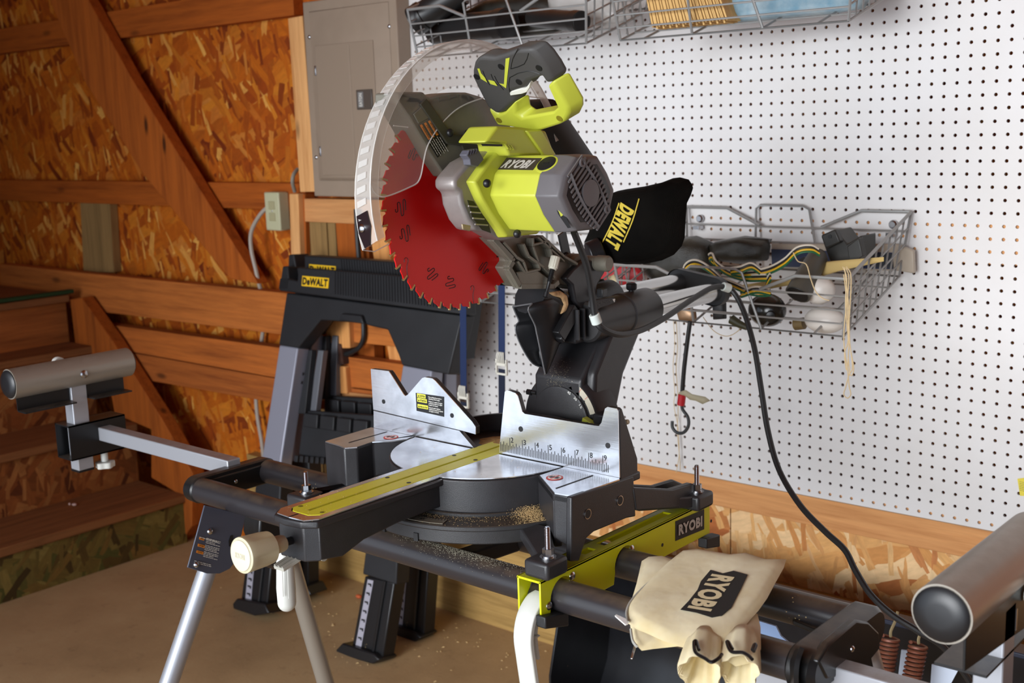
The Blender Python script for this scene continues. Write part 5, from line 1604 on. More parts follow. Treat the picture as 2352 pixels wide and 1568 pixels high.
# ================================================================== WIRE BASKETS AND CONTENTS
def basket():
    t = thing('wire_basket', 'lower right wire basket holding the striped wiring and black parts', 'wire basket', (.26, -.15, 1.0), 'grey wire baskets hung on the pegboard')
    WM = mat('grey_coated_wire', (152, 152, 150), .38, metal=.35, dust=.3)
    x0, x1 = .005, .515
    fl = .014
    def Pt(u, v, w):
        """u 0..1 along x, v 0 back .. 1 front, w 0 bottom .. 1 rim"""
        e = fl * w
        x = (x0 - e) + (x1 - x0 + 2 * e) * u
        y = -.03 - .255 * v + (.018 if v < .5 else -.015) * w * abs(2 * v - 1)
        zb = 1.088 - .086 * v
        zt = 1.219 - .104 * v
        return V((x, y, zb + (zt - zb) * w))
    r, R = .0020, .0036
    rim = MB()
    fr = [Pt(0, 1, 1), Pt(.20, 1, 1), Pt(.345, 1, .72)]
    fr2 = [Pt(.655, 1, .72), Pt(.80, 1, 1), Pt(1, 1, 1)]
    bk = [Pt(0, 0, 1), Pt(.20, 0, 1), Pt(.36, 0, .72)]
    bk2 = [Pt(.64, 0, .72), Pt(.80, 0, 1), Pt(1, 0, 1)]
    rim.tube(fr, R, 8).tube(bk, R, 8).tube(fr2 + bk2[::-1], R, 8).tube([fr[0], bk[0]], R, 8)
    part('rim', rim, WM, t)
    for v, nm in ((1, 'front_grid'), (0, 'back_grid')):
        g = MB()
        for w in (.0, .22, .45, .70):
            g.tube([Pt(0, v, w), Pt(1, v, w)], r, 6)
        for u in (0, 1):
            g.tube([Pt(u, v, 0), Pt(u, v, 1)], R * .8, 6)
        g.tube([Pt(.345, v, 0), Pt(.34, v, 1.0), Pt(.36, v, 1.06), Pt(.55, v, 1.06), Pt(.58, v, 1.0), Pt(.655, v, .0)], R * .8, 6)
        part(nm, g, WM, t)
    for u in (0, 1):
        g = MB()
        for k in range(1, 9):
            v = k / 9
            g.tube([Pt(u, v, 0), Pt(u, v, .98)], r, 6)
        for w in (.0, .25, .5, .75):
            g.tube([Pt(u, 0, w), Pt(u, 1, w)], r, 6)
        part('side_grid', g, WM, t)
    g = MB()
    for k in range(6):
        g.tube([Pt(0, k / 5, 0), Pt(1, k / 5, 0)], r, 6)
    for u in (0, .12, .345, .655, .88, 1):
        g.tube([Pt(u, 0, 0), Pt(u + (.0 if u in (0, 1) else .0), .5, -.02), Pt(u, 1, 0)], R * .7, 6)
    part('bottom_grid', g, WM, t)
    for x in (.025, .49):
        c = V((x, -.006, 1.192))
        part('hanger_clip', MB().lathe(c, (0, -1, 0), [(0, .009), (.004, .009), (.007, .006)], 16).box(x - .008, x + .008, -.026, -.006, 1.168, 1.176), ZINC, t)
    return t
B1 = basket()
for dx, dz, lb in ((-.6, 0, 'lower left wire basket partly hidden behind the raised saw'), (-.6, .585, 'upper left wire basket holding black pipe fittings'), (0, .585, 'upper right wire basket holding wooden shims and a blue bag')):
    b = copy_tree(B1)
    b.location = B1.location + V((dx, 0, dz))
    b['label'] = lb

def blob(name, label, cat, outl, Yp, th, m, wob=.006, seed=1, nrm=(0, -1, 0), power=3., back=.8, **k):
    o = part(name, inflate(Us(outl, Y=Yp), V(nrm), th, rings=9, power=power, wob=wob, seed=seed, back=back), m, None, ang=70)
    return tag(o, label, cat, **k)
DIRTB = mat('dirty_black_plastic', (40, 38, 32), .3, grain=.5, gs=700, bmp=.5, dust=.5, dcol=(96, 84, 58))
blob('tarp_bundle', 'crumpled dirty black tarp bundle left in the lower right basket', 'tarp', [(1462, 612), (1490, 575), (1560, 545), (1600, 541), (1640, 558), (1650, 600), (1640, 650), (1560, 655), (1500, 640)], -.14, .05, DIRTB, .018, 3)
blob('black_boot', 'folded black plastic boot behind the striped wiring', 'plastic boot', [(1628, 563), (1650, 552), (1712, 541), (1765, 549), (1770, 565), (1762, 598), (1700, 606), (1665, 600), (1640, 582)], -.15, .035, DIRTB, .010, 8)
# striped wiring harness
def harness():
    t = thing('wiring_harness', 'looped flat wiring of white, black, yellow and green strands over the basket', 'wiring', (.2, -.27, 1.12))
    cols = (mat('wire_white', (214, 204, 186), .5), RUB, mat('wire_yellow', (222, 176, 40), .5), mat('wire_green', (28, 96, 62), .5))
    loops = ([(1568, 640), (1572, 610), (1590, 597), (1615, 603), (1650, 630), (1668, 655), (1676, 660)],
             [(1640, 597), (1628, 585), (1636, 582), (1645, 600), (1670, 618), (1710, 630), (1760, 630)],
             [(1747, 618), (1725, 604), (1700, 612), (1678, 616), (1710, 622), (1760, 615), (1800, 595), (1830, 568), (1862, 563), (1880, 572)],
             [(1665, 640), (1690, 650), (1720, 662), (1765, 664), (1760, 645), (1768, 628)],
             [(1700, 668), (1735, 658), (1768, 664)])
    for k, m in enumerate(cols):
        for j, L in enumerate(loops):
            off = k * .0042
            pts = [U(x, y, Y=-.285 + .012 * math.sin(i * 1.3 + j)) + V((off * .2, 0, -off)) for i, (x, y) in enumerate(L)]
            part('strand', MB().tube(pts, .0021, 6, 5), m, t)
harness()
BK2 = mat('hitch_black', (44, 43, 40), .45, dust=.6, dcol=(110, 96, 70), speck=.2)
t = thing('hitch_block', 'black angular plastic hitch block at the back right of the basket', 'hitch block', (.42, -.12, 1.12))
part('body', MB().prism(Us([(1885, 542), (1920, 527), (1945, 560), (1978, 540), (1978, 590), (1940, 615), (1905, 600)], Y=-.16), (0, .07, 0)), BK2, t, bevel=.003)
part('lug', MB().prism(Us([(1885, 540), (1918, 526), (1930, 556), (1896, 572)], Y=-.175), (0, .02, 0)), BK2, t, bevel=.003)
part('socket', MB().prism(Us([(1945, 566), (1972, 546), (1982, 588), (1952, 612)], Y=-.175), (0, .02, 0)), BK2, t, bevel=.002)
bolt('lug_hole', U(1906, 543, Y=-.176), (0, -1, 0), .004, .001, TRACE, t, dome=False)
t = thing('black_tube', 'dark grey ribbed tube with open end poking out of the basket', 'tube', (.36, -.24, 1.1))
a, b = U(1880, 588, Y=-.20), U(1832, 676, Y=-.27)
part('body', MB().lathe(a, b - a, [(-.01, .012), (0, .02), ((b - a).length * .6, .024), ((b - a).length, .0255)], 28), mat('worn_grey_plastic', (72, 69, 62), .5, dust=.5, dcol=(120, 106, 80)), t)
part('mouth', MB().lathe(b, b - a, [(.0002, .0225), (.0008, .022)], 28), TRACE, t)
part('flange', MB().prism(Us([(1834, 596), (1846, 590), (1908, 602), (1912, 610), (1880, 618), (1860, 612)], Y=-.20), (0, .006, 0)), BK2, t, bevel=.001)
t = thing('round_lamp', 'round black lamp housing seen through the front wires', 'lamp', (.30, -.24, 1.03))
c = U(1762, 712, Y=-.235)
part('housing', MB().sph(c, .036, 28, 16, (1.12, .9, .95)), mat('glossy_black', (38, 36, 32), .2, dust=.3), t)
part('spout', MB().lathe(c + V((.022, -.026, -.004)), (.5, -1, 0), [(0, .009), (.014, .008), (.015, .004)], 18), PLB, t)
MILK = mat('milky_plastic', (214, 208, 200), .35)
for nm, (cx, cy), s, lb in (('milky_bottle', (1880, 665), (1.0, .8, .85), 'upper milky white bottle lying in the basket corner'), ('milky_bottle', (1895, 735), (1.25, .9, .78), 'lower milky white bottle with a brown cap in the basket corner')):
    t = thing(nm, lb, 'bottle', U(cx, cy, Y=-.24))
    c = U(cx, cy, Y=-.225)
    part('body', MB().sph(c, .034, 24, 14, s), MILK, t)
    part('cap', MB().cyl(c + V((-.036 * s[0], 0, -.010)), c + V((-.052 * s[0], 0, -.014)), .012, n=18), mat('brown_cap', (112, 92, 56), .6), t)
t = thing('blister_pack', 'long dark blue packaged tool standing against the pegboard in the basket', 'package', (.4, -.04, 1.13))
part('tray', MB().prism(Us([(1770, 560), (2060, 560), (2098, 575), (2100, 628), (2060, 622), (1775, 618)], Y=-.028), (0, .012, 0)), mat('hazy_plastic', (176, 164, 148), .3), t, bevel=.003)
part('card', MB().prism(Us([(1772, 572), (2050, 580), (2052, 618), (1774, 612)], Y=-.0285), (0, -.0015, 0)), mat('pack_blue', (30, 40, 78), .4), t)
part('card_panel', MB().prism(Us([(1998, 580), (2050, 582), (2052, 616), (2000, 613)], Y=-.0302), (0, -.0008, 0)), mat('pack_navy', (36, 40, 50), .4), t)
blob('twine_scrap', 'tan rag strip lying under the black tube', 'rag', [(1700, 655), (1800, 640), (1900, 600), (2030, 590), (2030, 600), (1930, 622), (1830, 652), (1720, 672)], -.20, .006, mat('tan_rag', (190, 164, 104), .8), .002, 6)
blob('black_block', 'small upright black block in the middle of the basket floor', 'block', [(1638, 694), (1667, 694), (1668, 732), (1640, 734)], -.22, .012, PLBM, 0, 6)
blob('red_rag', 'red plastic wrapped cloth showing through the basket wires behind the saw', 'cloth', [(1372, 600), (1400, 590), (1470, 606), (1485, 625), (1468, 655), (1400, 668), (1375, 660)], -.12, .025, mat('red_cloth', (168, 26, 34), .5, grain=.2, gs=500), .008, 4)
blob('rope_bundle', 'cream rope ends beside the red cloth', 'rope', [(1396, 636), (1410, 630), (1428, 668), (1420, 690), (1408, 684)], -.22, .008, mat('rope_cream', (204, 190, 150), .8), .003, 6)
blob('hammer_head', 'small rusty metal fitting low at the left of the basket', 'fitting', [(1556, 712), (1572, 700), (1598, 712), (1600, 736), (1580, 742), (1560, 735)], -.24, .012, mat('rusty_metal', (150, 120, 92), .4, metal=.5, grain=.4), .003, 9)
t = thing('cable_plug', 'small olive plug hanging between the front basket wires', 'plug', U(1696, 740, Y=-.29))
part('body', MB().tube([U(1680, 733, Y=-.285), U(1698, 744, Y=-.285), U(1716, 752, Y=-.285)], [.010, .008, .006], 12), mat('olive_plastic', (60, 58, 36), .5), t)

# upper baskets
PIPE = mat('black_pipe', (34, 33, 33), .42, dust=.5, dcol=(90, 82, 70), speck=.2)
def pipe(label, a, b, r0, Ya, Yb, elbow=None):
    t = thing('pipe_fitting', label, 'pipe fitting', U(*a, Y=Ya), 'black drain pipe fittings in the upper left basket')
    p, q = U(*a, Y=Ya), U(*b, Y=Yb)
    part('body', MB().lathe(p, q - p, [(0, r0 * 1.08), (.03, r0 * 1.1), (.032, r0), ((q - p).length, r0)], 32), PIPE, t)
    part('bore', MB().lathe(p, p - q, [(.0002, r0 * .92), (.0006, r0 * .9)], 32), TRACE, t)
    return t
pipe('fat black pipe fitting with open mouth at the left end of the upper basket', (950, 50), (1060, -20), .034, -.25, -.20)
pipe('black pipe fitting with open mouth below the basket centre', (1165, 55), (1000, 70), .034, -.22, -.16)
pipe('short black pipe fitting with open end at the right of the left upper basket', (1335, 50), (1225, 40), .022, -.24, -.15)
blob('elbow_fitting', 'grey dusty black elbow fitting rising out of the upper left basket', 'pipe fitting', [(995, 20), (1000, -40), (1070, -40), (1065, 60), (1040, 100), (1000, 95), (1002, 60)], -.15, .035, PIPE, .004, 2)
blob('black_bag', 'dark crumpled bag under the pipes in the upper left basket', 'bag', [(1060, 30), (1120, 0), (1260, -20), (1300, 20), (1290, 75), (1180, 95), (1080, 85)], -.10, .04, DIRTB, .012, 12)
CLB = clear('clear_bag_film', .38, (.9, .9, .9), .15)
blob('clear_bag', 'crumpled clear plastic bag with silver bits beside the black pipes', 'bag', [(1255, -20), (1400, -20), (1440, 10), (1450, 40), (1400, 66), (1330, 60), (1285, 62), (1262, 30)], -.14, .03, CLB, .014, 5)
# cedar shims: countable slats
shim0 = None
S0, S1 = U(1452, -30, Y=-.22), U(1500, 78, Y=-.26)
SHM = wood('shim_cedar', (226, 186, 122), (196, 150, 88), 'Z', 0)
for k in range(34):
    f = k / 33
    p = V((.075 + .175 * f, -.27, 1.608 + .004 * math.sin(k * 2.1)))
    if shim0 is None:
        shim0 = part('cedar_shim', MB().prism([V((0, 0, 0)), V((0, .05, 0)), V((-.04, .05, .30)), V((-.04, 0, .30))], (.0040, 0, 0)), SHM, None, bevel=.0004)
        o = shim0
    else:
        o = shim0.copy()
        COL.objects.link(o)
    o.location = p
    o.rotation_euler = (0, -.10 - .14 * f, 0)
    tag(o, 'thin pale cedar shim in the fanned bundle, upper right basket', 'shim', 'cedar shims in the upper right basket')
blob('blue_bag', 'clear bag of pale blue cloths along the upper right basket', 'bag', [(1640, 40), (1660, 5), (1700, -30), (1960, -60), (2010, -20), (1985, 20), (1900, 34), (1780, 44), (1690, 52)], -.20, .035, canvas('pale_blue_cloth', (112, 164, 190), (196, 214, 220), .5), .007, 7)

# ------------------------------------------------------------------ straps, cords, twine
def strap(label, xt, zt, xb, zb, zk):
    t = thing('webbing_strap', label, 'strap', (xt, -.312, zt), 'navy webbing straps hanging from the lower left basket')
    NV = mat('navy_webbing', (18, 38, 78), .85, bmp=.3, gs=1500)
    y = -.312
    lerp = lambda z: xt + (xb - xt) * (zt - z) / (zt - zb)
    part('webbing', MB().tube([V((lerp(z), y, z)) for z in (zt, (zt + zk) / 2, zk)], (.0145, .0008), 4, flat=(1, 0, 0)), NV, t)
    part('webbing', MB().tube([V((lerp(z), y, z)) for z in (zk - .012, (zk + zb) / 2, zb)], (.0145, .0009), 4, flat=(1, 0, 0)), mat('navy_webbing_dark', (13, 24, 48), .85), t)
    x = lerp(zk)
    b = MB()
    for k in range(-2, 3):
        b.tube([V((x + k * .0045, y - .003, zk + .002)), V((x + k * .0052, y - .006, zk + .018)), V((x + k * .0042, y - .003, zk + .030))], .0017, 6, 3)
    b.box(x - .0165, x + .0165, y - .004, y + .002, zk - .004, zk + .003).box(x - .0165, x + .0165, y - .004, y + .002, zk - .026, zk - .021)
    b.box(x - .0175, x - .0135, y - .004, y + .002, zk - .026, zk + .012).box(x + .0135, x + .0175, y - .004, y + .002, zk - .026, zk + .012)
    part('buckle', b, mat('buckle_white', (216, 214, 202), .4), t, bevel=.0008)
strap('right navy webbing strap with the higher white buckle', -.325, 1.10, -.345, .62, .862)
strap('left navy webbing strap with the lower white buckle', -.448, 1.10, -.472, .60, .765)
t = thing('bungee_cord', 'black bungee cord with red collar and open hook below the basket', 'bungee cord', U(1566, 900, Y=-.30), None)
part('cord', MB().tube([U(1585, 738, Y=-.30), U(1578, 790, Y=-.30), U(1571, 850, Y=-.30), U(1567, 905, Y=-.30)], .0048, 10, 5), RUB, t)
part('collar', MB().cyl(U(1567, 905, Y=-.30), U(1564, 930, Y=-.30), .0085, n=16), mat('collar_red', (206, 40, 52), .4), t, bevel=.001)
part('hook', MB().tube([U(x, y, Y=-.30) for x, y in ((1566, 926), (1568, 940), (1580, 958), (1581, 978), (1570, 993), (1555, 993), (1545, 982), (1544, 967))], .0036, 10, 6), mat('hook_grey', (62, 66, 68), .4), t)
o = part('tape_tag', MB().loft([[U(x, y, Y=-.305), U(x2, y2, Y=-.305)] for (x, y), (x2, y2) in (((1560, 900), (1558, 906)), ((1575, 895), (1572, 908)), ((1590, 905), (1585, 918)), ((1605, 908), (1598, 920)), ((1620, 911), (1614, 928)), ((1632, 920), (1618, 926)))], cap=False, closed=False), mat('masking_tape', (196, 188, 158), .7), None, solid=.0006, rigid=False)
tag(o, 'torn masking tape flag stuck on the bungee cord', 'tape')
TW = mat('jute_twine', (206, 182, 140), .9)
def twine(label, L, r=.0011, Yv=-.31):
    o = part('twine', MB(), TW, None) if False else None
    mb = MB()
    for path in L:
        mb.tube([U(x, y, Y=Yv) for x, y in path], r, 5, 4)
    return tag(part('twine', mb, TW, None), label, 'twine')
twine('long loops of tan twine hanging from the right front corner of the basket', ([(1936, 612), (1945, 640), (1942, 700), (1948, 780), (1940, 810), (1945, 850), (1950, 780), (1946, 700), (1950, 640), (1944, 616)], [(1944, 612), (1955, 640), (1950, 760), (1958, 840), (1950, 860), (1942, 890), (1938, 905), (1946, 914), (1954, 905), (1950, 885), (1947, 850), (1938, 780), (1944, 690), (1938, 630)], [(1940, 614), (1949, 700), (1952, 790), (1961, 845), (1953, 862), (1948, 820)], [(1822, 580), (1833, 600), (1852, 607), (1862, 640), (1874, 670), (1890, 685), (1905, 690)]))
twine('thin tan twine dangling behind the bungee hook to the wooden rail', ([(1547, 735), (1550, 790), (1546, 840), (1550, 900), (1548, 930), (1557, 980), (1560, 1040), (1556, 1070), (1553, 1085)], [(1553, 735), (1556, 800), (1553, 850), (1558, 920), (1556, 990), (1561, 1050), (1563, 1080)]), .0009, -.012)
twine('fine tan twine loop sagging under the basket', ([(1615, 728), (1640, 760), (1670, 772), (1695, 760), (1705, 745)],), .0009, -.25)
o = part('yellow_tag', MB().prism(Us([(2337, 1099), (2375, 1094), (2380, 1140), (2343, 1138)], Y=-.001), (0, -.0008, 0)), mat('tag_yellow', (218, 200, 60), .5), None)
tag(o, 'small yellow tag on the pegboard at the right edge', 'tag')
mb = MB()
lines(mb, U(2342, 1106, Y=-.0022), (1, 0, -.1), (0, 0, 1), .02, 6, .0035, .001, seed=4, up=0)
part('tag_print', mb, mat('tag_ink', (120, 120, 60), .6), o, rigid=False)

# ------------------------------------------------------------------ cream dust bag on the rails
def cream():
    t = thing('cream_dust_bag', 'cream canvas dust bag with black printed badge lying on the rails', 'dust bag', (.75, -1.17, .815))
    p0 = V((.7, -1.1, .828))
    n = V((0.02, -.13, 1)).normalized()
    PP = lambda q, h=0.: [UP(x, y, p0 + n * h, n) for x, y in q]
    lower = [(1474, 1288), (1490, 1278), (1520, 1276), (1560, 1290), (1600, 1340), (1740, 1410), (1747, 1440), (1748, 1490), (1735, 1520), (1690, 1530), (1640, 1500), (1556, 1484), (1500, 1490), (1474, 1494), (1456, 1476), (1448, 1440), (1444, 1400), (1462, 1340)]
    part('bag_body', inflate(PP(lower, -.004), n, .010, rings=8, power=4, wob=.0015, seed=4), CREAM, t, ang=80, label='lower fold of the cream bag')
    upper = [(1566, 1268), (1600, 1266), (1650, 1274), (1680, 1280), (1720, 1276), (1765, 1286), (1806, 1284), (1800, 1304), (1780, 1340), (1762, 1374), (1742, 1402), (1722, 1424), (1700, 1452), (1670, 1478), (1610, 1492), (1560, 1484), (1520, 1470), (1490, 1456), (1460, 1444), (1441, 1430), (1438, 1405), (1446, 1380), (1470, 1352), (1500, 1325), (1530, 1296)]
    H0 = .004
    part('bag_body', inflate(PP(upper, H0), n, .013, rings=12, power=5, wob=.0022, seed=11), CREAM, t, ang=80, label='upper printed fold of the cream bag')
    hz = H0 + .0135
    bd = [(1632, 1309), (1660, 1317), (1685, 1311), (1717, 1320), (1705, 1345), (1690, 1375), (1680, 1395), (1658, 1414), (1635, 1418), (1600, 1407), (1563, 1400), (1582, 1380), (1602, 1355), (1610, 1335)]
    b = part('badge', MB().prism(PP(bd, hz), n * .0006), mat('faded_black_print', (34, 31, 28), .8), t, label='black printed badge')
    q = PP([(1690, 1318), (1636, 1410), (1640, 1312)], hz + .001)
    # lettering reads down the bag
    A, B, C_ = PP([(1636, 1316), (1576, 1398), (1700, 1322)], hz + .0008)
    X_, Y_ = (B - A), (C_ - A)
    Yo = Y_ - X_ * (Y_.dot(X_) / X_.length_squared)
    text('RYOBI', A + X_ * .02, X_, Yo, X_.length * .95, Yo.length * .86, mat('canvas_letter', (214, 198, 158), .85), b, bold=.05, shear=-.0, up=.0004)
    # seam and zip
    z1 = [(1566, 1270), (1530, 1300), (1498, 1330), (1466, 1360), (1446, 1385), (1439, 1408), (1443, 1428)]
    part('zipper', MB().tube(PP(z1, .008), .0016, 6, 4), mat('zip_grey', (178, 178, 170), .5), t)
    part('zipper', MB().tube(PP([(1449, 1445), (1453, 1470), (1462, 1484)], .004), .0018, 6, 4), mat('zip_grey', (178, 178, 170), .5), t)
    zw = mat('zip_white', (226, 224, 220), .35)
    part('zip_pull', MB().prism(PP([(1412, 1416), (1416, 1413), (1438, 1423), (1443, 1434), (1436, 1437)], .012), n * .002), zw, t, bevel=.0005)
    part('zip_pull', MB().prism(PP([(1456, 1483), (1462, 1486), (1453, 1515), (1448, 1514)], -.004), n * .002), ZINC, t, bevel=.0005)
    # two rolled mouths with black wire clips
    for k, (cx, cy, rr, ln) in enumerate(((1610, 1530, .024, 0), (1700, 1525, .022, 1))):
        c = UP(cx, cy, p0 - n * .004, n)
        ax = V((.42, -.86, -.22)).normalized()
        back = c - ax * .058
        u = ax.orthogonal().normalized()
        w_ = ax.cross(u)
        nn = 40
        def rg(s, r, wv):
            return [back + ax * s + (u * math.cos(2 * PI * i / nn) + w_ * math.sin(2 * PI * i / nn)) * (r + wv * math.sin(5 * 2 * PI * i / nn + k) + wv * .6 * math.sin(9 * 2 * PI * i / nn)) for i in range(nn)]
        part('mouth', MB().loft([rg(0, rr * .62, 0), rg(.02, rr * .88, .0015), rg(.045, rr, .0012), rg(.068, rr * 1.06, .0016), rg(.072, rr * 1.0, .0018), rg(.068, rr * .84, .002), rg(.04, rr * .62, .002), rg(.015, rr * .3, .001)], cap=True), CREAM, t, ang=80, label='open gathered bag mouth')
    bw = mat('black_wire', (18, 18, 20), .25)
    for q in ([(1605, 1492), (1599, 1472), (1594, 1476), (1598, 1498), (1620, 1512), (1634, 1520), (1650, 1512), (1658, 1502)], [(1682, 1490), (1673, 1474), (1670, 1476), (1680, 1496), (1705, 1498), (1720, 1506), (1728, 1514)], [(1731, 1495), (1736, 1482), (1733, 1480), (1728, 1492)]):
        part('wire_clip', MB().tube(PP(q, .026), .0021, 8, 5), bw, t)
cream()

# ------------------------------------------------------------------ black plow blade behind the stand
def plow():
    t = thing('plow_blade', 'scuffed black curved plow blade lying behind the stand by the wall', 'plow blade', (.5, -.3, 0))
    PB = mat('chipped_black_steel', (20, 21, 25), .3, grain=.3, gs=400, speck=.25)
    x0, x1 = -.145, 2.2
    prof = [(-.20, .425), (-.19, .36), (-.17, .28), (-.165, .20), (-.18, .12), (-.22, .05), (-.27, .0)]
    ring = lambda x, o: [V((x, y + o, z)) for y, z in prof]
    part('mouldboard', MB().loft([ring(x0, 0) + ring(x0, .006)[::-1], ring(x1, 0) + ring(x1, .006)[::-1]]), PB, t)
    part('top_lip', MB().box(x0, x1, -.235, -.19, .42, .43), mat('lip_blue_black', (34, 40, 56), .3, speck=.3), t, bevel=.002)
    ep = [(-.235, .43), (-.19, .43), (-.16, .28), (-.155, .20), (-.17, .12), (-.21, .05), (-.25, .0), (-.36, .0), (-.40, .05), (-.40, .16), (-.36, .30), (-.30, .39)]
    part('end_plate', MB().prism([V((x0, y, z)) for y, z in ep], (.006, 0, 0)), PB, t, bevel=.001)
    bolt('bolt_hole', U(1346, 1527, X=x0 + .0065) if False else V((x0 + .1, -.168, .12)), (0, -1, 0), .016, .002, mat('hole_pink', (140, 116, 104), .8), t, dome=False)
    for x, z in ((.0, .33), (.06, .22), (.2, .30), (.02, .26)):
        bolt('rivet', (x, -.175, z), (0, -1, 0), .005, .003, ZINC, t)
    part('rust_scrape', MB().tube([V((x0 + .1 + .035 * k, -.176, .10 - .008 * k + .006 * math.sin(k * 2.3))) for k in range(12)], .0022, 5, 3), mat('rust_scrape', (176, 140, 100), .8), t)
    part('blue_block', MB().box(.05, .11, -.25, -.2, .02, .09), mat('blue_black', (30, 40, 62), .4), t, bevel=.004)
    # springs
    SP = mat('rusty_spring', (112, 62, 44), .5, metal=.3, dust=.3)
    for k, (a, b) in enumerate((((2046, 1462), (2020, 1620)), ((2110, 1478), (2078, 1640)))):
        p, q = U(*a, Y=-.32), U(*b, Y=-.36)
        ax = (q - p).normalized()
        u = ax.orthogonal().normalized()
        w_ = ax.cross(u)
        pts = []
        turns = 17
        for i in range(turns * 12 + 1):
            f = i / (turns * 12)
            an = 2 * PI * turns * f
            pts.append(p.lerp(q, f) + (u * math.cos(an) + w_ * math.sin(an)) * .0155)
        part('return_spring', MB().tube(pts, .0032, 6), SP, t)
        part('spring_hook', MB().tube([p, p + V((0, 0, .012)), p + V((.004, .01, .03)), p + V((.004, .02, .045))], .003, 6, 3), mat('hook_tan', (150, 134, 100), .5, metal=.4), t)
    part('pale_strip', MB().prism(Us([(2070, 1492), (2084, 1494), (2078, 1560), (2062, 1560)], Y=-.26), (0, .004, 0)), mat('pale_blue_strip', (196, 208, 226), .5), t)
    part('pale_strip', MB().prism(Us([(2140, 1525), (2200, 1540), (2185, 1568), (2135, 1600)], Y=-.26), (0, .004, 0)), mat('pale_blue_strip', (196, 208, 226), .5), t)  # flat, evenly pale blue patch
plow()

# ------------------------------------------------------------------ sawdust, chips, debris
DUSTM = mat('sawdust', (214, 182, 128), .9)
def scatter(name, label, pts, size, m=DUSTM, seed=2, cat='sawdust'):
    r = random.Random(seed)
    mb = MB()
    for p in pts:
        s = size * r.uniform(.5, 1.4)
        a = r.uniform(0, 6.28)
        d = V((math.cos(a), math.sin(a), r.uniform(-.2, .2))) * s
        e = V((-math.sin(a), math.cos(a), 0)) * s * r.uniform(.3, .7)
        u = V((0, 0, s * .5))
        mb.add([p - d - e, p + d - e, p + d + e, p - d + e, p + u], [(0, 1, 4), (1, 2, 4), (2, 3, 4), (3, 0, 4), (3, 2, 1, 0)])
    o = part(name, mb, m, None, rigid=False)
    return tag(o, label, cat, kind='stuff')
r = random.Random(3)
pts = []
for k in range(2200):
    x = r.gauss(.345, .055)
    a = r.gauss(.0, .42)
    if .20 < x < .49:
        pts.append(V((x, RY1 + RR * math.sin(a) * 1.0, RZ + RR * math.cos(a) + .0002)))
scatter('rail_sawdust', 'fine sawdust scattered on the front rail below the turntable', pts, .00065, mat('rail_dust', (168, 160, 140), .9))
pts = []
for k in range(700):
    a = r.uniform(PI * 1.25, PI * 1.93)
    q = min(1, abs(r.gauss(0, .45)))
    rr = .160 + q * .040
    x, y = XC + rr * math.cos(a), -1.045 + rr * math.sin(a)
    pts.append(V((x, y, BT + .0405)))
for k in range(2600):
    a, q = r.gauss(PI * 1.845, .07), abs(r.gauss(0, 1))
    rr = .160 + .022 * min(q, 1.9)
    x, y = XC + rr * math.cos(a), -1.045 + rr * math.sin(a)
    pts.append(V((x, y, BT + .041 + max(0, .012 * (1 - q * .7)) * r.random())))
for k in range(700):
    a, q = r.gauss(PI * 1.36, .06), abs(r.gauss(0, 1))
    rr = .160 + .010 * min(q, 1.9)
    pts.append(V((XC + rr * math.cos(a), -1.045 + rr * math.sin(a), BT + .041 + .003 * r.random())))
scatter('deck_sawdust', 'sawdust heaped in the corner between turntable and base', pts, .0006, seed=5)
hp = inflate([V((XC + .002 + .095 * math.cos(2 * PI * i / 24) * (1 if math.sin(2 * PI * i / 24) > 0 else .9), -1.0 + .075 * math.sin(2 * PI * i / 24) * (1 if math.sin(2 * PI * i / 24) > 0 else .5), TOP - .011)) for i in range(24)], V((0, 0, 1)), .013, rings=9, power=1.6, wob=.0015, seed=2, back=0.02)
o = part('sawdust_heap', hp, mat('heaped_sawdust', (196, 152, 92), .95, grain=.4, gs=2600, bmp=.9), None, ang=80)
tag(o, 'brown sawdust heap behind the fences', 'sawdust', kind='stuff')
pts = []
for k in range(420):
    pts.append(V((r.uniform(XC - .04, XC + .04) if r.random() < .5 else r.uniform(XC - .15, .53), r.uniform(-1.44, -1.06), TOP + .0004)))
pts = [p for p in pts if (p.x - XC) ** 2 + (p.y + 1.045) ** 2 < .15 ** 2 or abs(p.x - XC) < .04]
scatter('table_sawdust', 'light dust specks on the saw table and arm', pts, .0006, seed=6)
pts = [V((r.uniform(-1.6, .3), r.gauss(-.12, .12), .001)) for k in range(240)] + [V((r.gauss(-.86, .05), r.gauss(-.33, .04), .001)) for k in range(60)]
pts = [p for p in pts if p.y < -.01]
scatter('floor_chips', 'wood chips and grit along the foot of the wall', pts, .0035, seed=8, cat='wood chips')
pts = [V((XC + r.uniform(-.05, .04), -.83 + .0 * k, 1.0)) for k in range(0)]
for k in range(260):
    x = r.gauss(XC - .005, .014)
    z = r.gauss(1.0, .012)
    pts.append(V((x, -.8632, min(z, 1.0))) if z < 1.0 else V((x, -.862 + (z - 1.0) * .914 - .001, z)))
scatter('column_dust', 'pale dust flecks on the front of the black column', pts, .0005, mat('pale_fleck', (200, 190, 160), .9), seed=9)
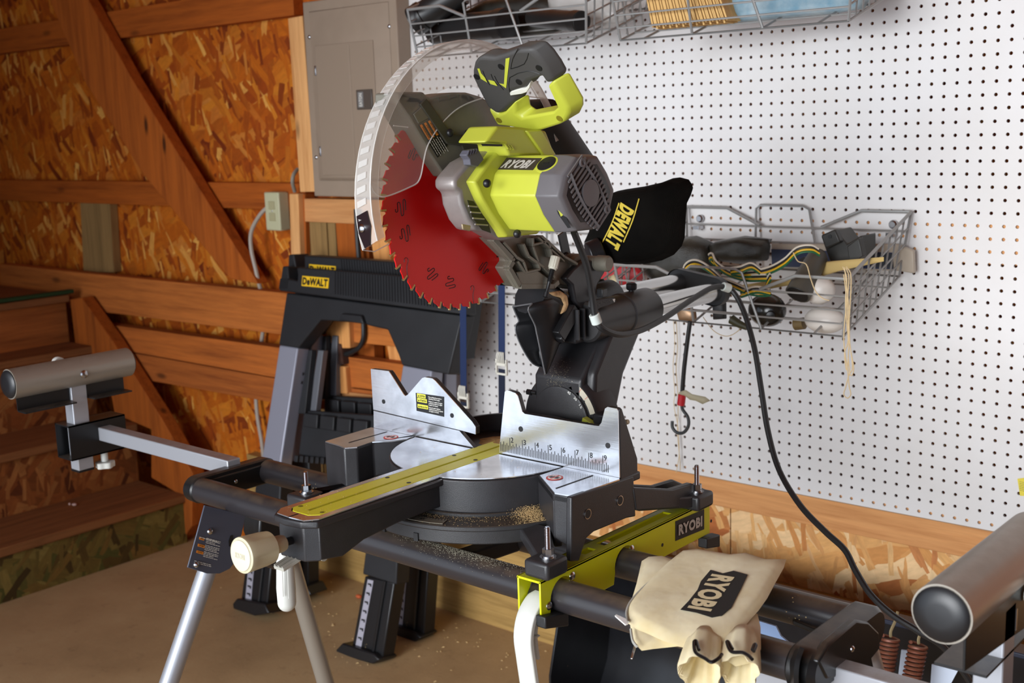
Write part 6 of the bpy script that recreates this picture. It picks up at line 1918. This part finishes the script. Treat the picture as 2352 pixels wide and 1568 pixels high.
for px, py in ((1141, 0), ):
    pass
for (x, y, lb) in ((858, 1382, 'orange'), (780, 1382, 'tan')):
    pass
o = part('leaf_scrap', MB().sph(U(824, 1369, Z=.006), .012, 10, 6, (1, .6, .5)), mat('orange_scrap', (196, 92, 48), .7), None)
tag(o, 'small orange scrap on the floor by the sawhorse legs', 'scrap')
o = part('cotton_scrap', MB().sph(U(171, 1158, Z=.184), .008, 10, 6, (1.2, 1, .5)).sph(U(160, 1157, Z=.183), .004, 8, 5), mat('pink_white_scrap', (220, 190, 180), .8), None)
tag(o, 'small white scrap on the lowest stair tread', 'scrap')

# ================================================================== CAMERA, LIGHT
def camera():
    cd = bpy.data.cameras.new('camera')
    o = bpy.data.objects.new('camera', cd)
    COL.objects.link(o)
    cd.sensor_width = 36
    cd.lens = F / 2352 * 36
    cd.clip_start = .02
    r = Matrix((W[0], tuple(-v for v in W[1]), tuple(-v for v in W[2]))).transposed()
    o.matrix_world = Matrix.Translation(CAM) @ r.to_4x4()
    cd.dof.use_dof = True
    cd.dof.focus_distance = 1.78
    cd.dof.aperture_fstop = 7.5
    SC.camera = o
camera()

def area(name, loc, target, sx, sy, power, col):
    l = bpy.data.lights.new(name, 'AREA')
    l.shape = 'RECTANGLE'
    l.size, l.size_y = sx, sy
    l.energy = power
    l.color = col
    o = bpy.data.objects.new(name, l)
    COL.objects.link(o)
    o.location = loc
    o.rotation_euler = (V(target) - V(loc)).to_track_quat('-Z', 'Y').to_euler()
    return o
L_ = area('open_door_daylight', (.65, -5.2, 1.45), (.65, 0, .7), 3.7, 2.4, 42, (.96, .98, 1.0))
L_.data.spread = math.radians(56)
w = bpy.data.worlds.new('world')
SC.world = w
w.use_nodes = True
bg = w.node_tree.nodes['Background']
bg.inputs[0].default_value = (.74, .85, 1.0, 1)
bg.inputs[1].default_value = 1.35
SC.view_settings.view_transform = 'Standard'
SC.view_settings.look = 'None'
SC.view_settings.gamma = 1
SC.view_settings.use_curve_mapping = False
SC.view_settings.exposure = .12
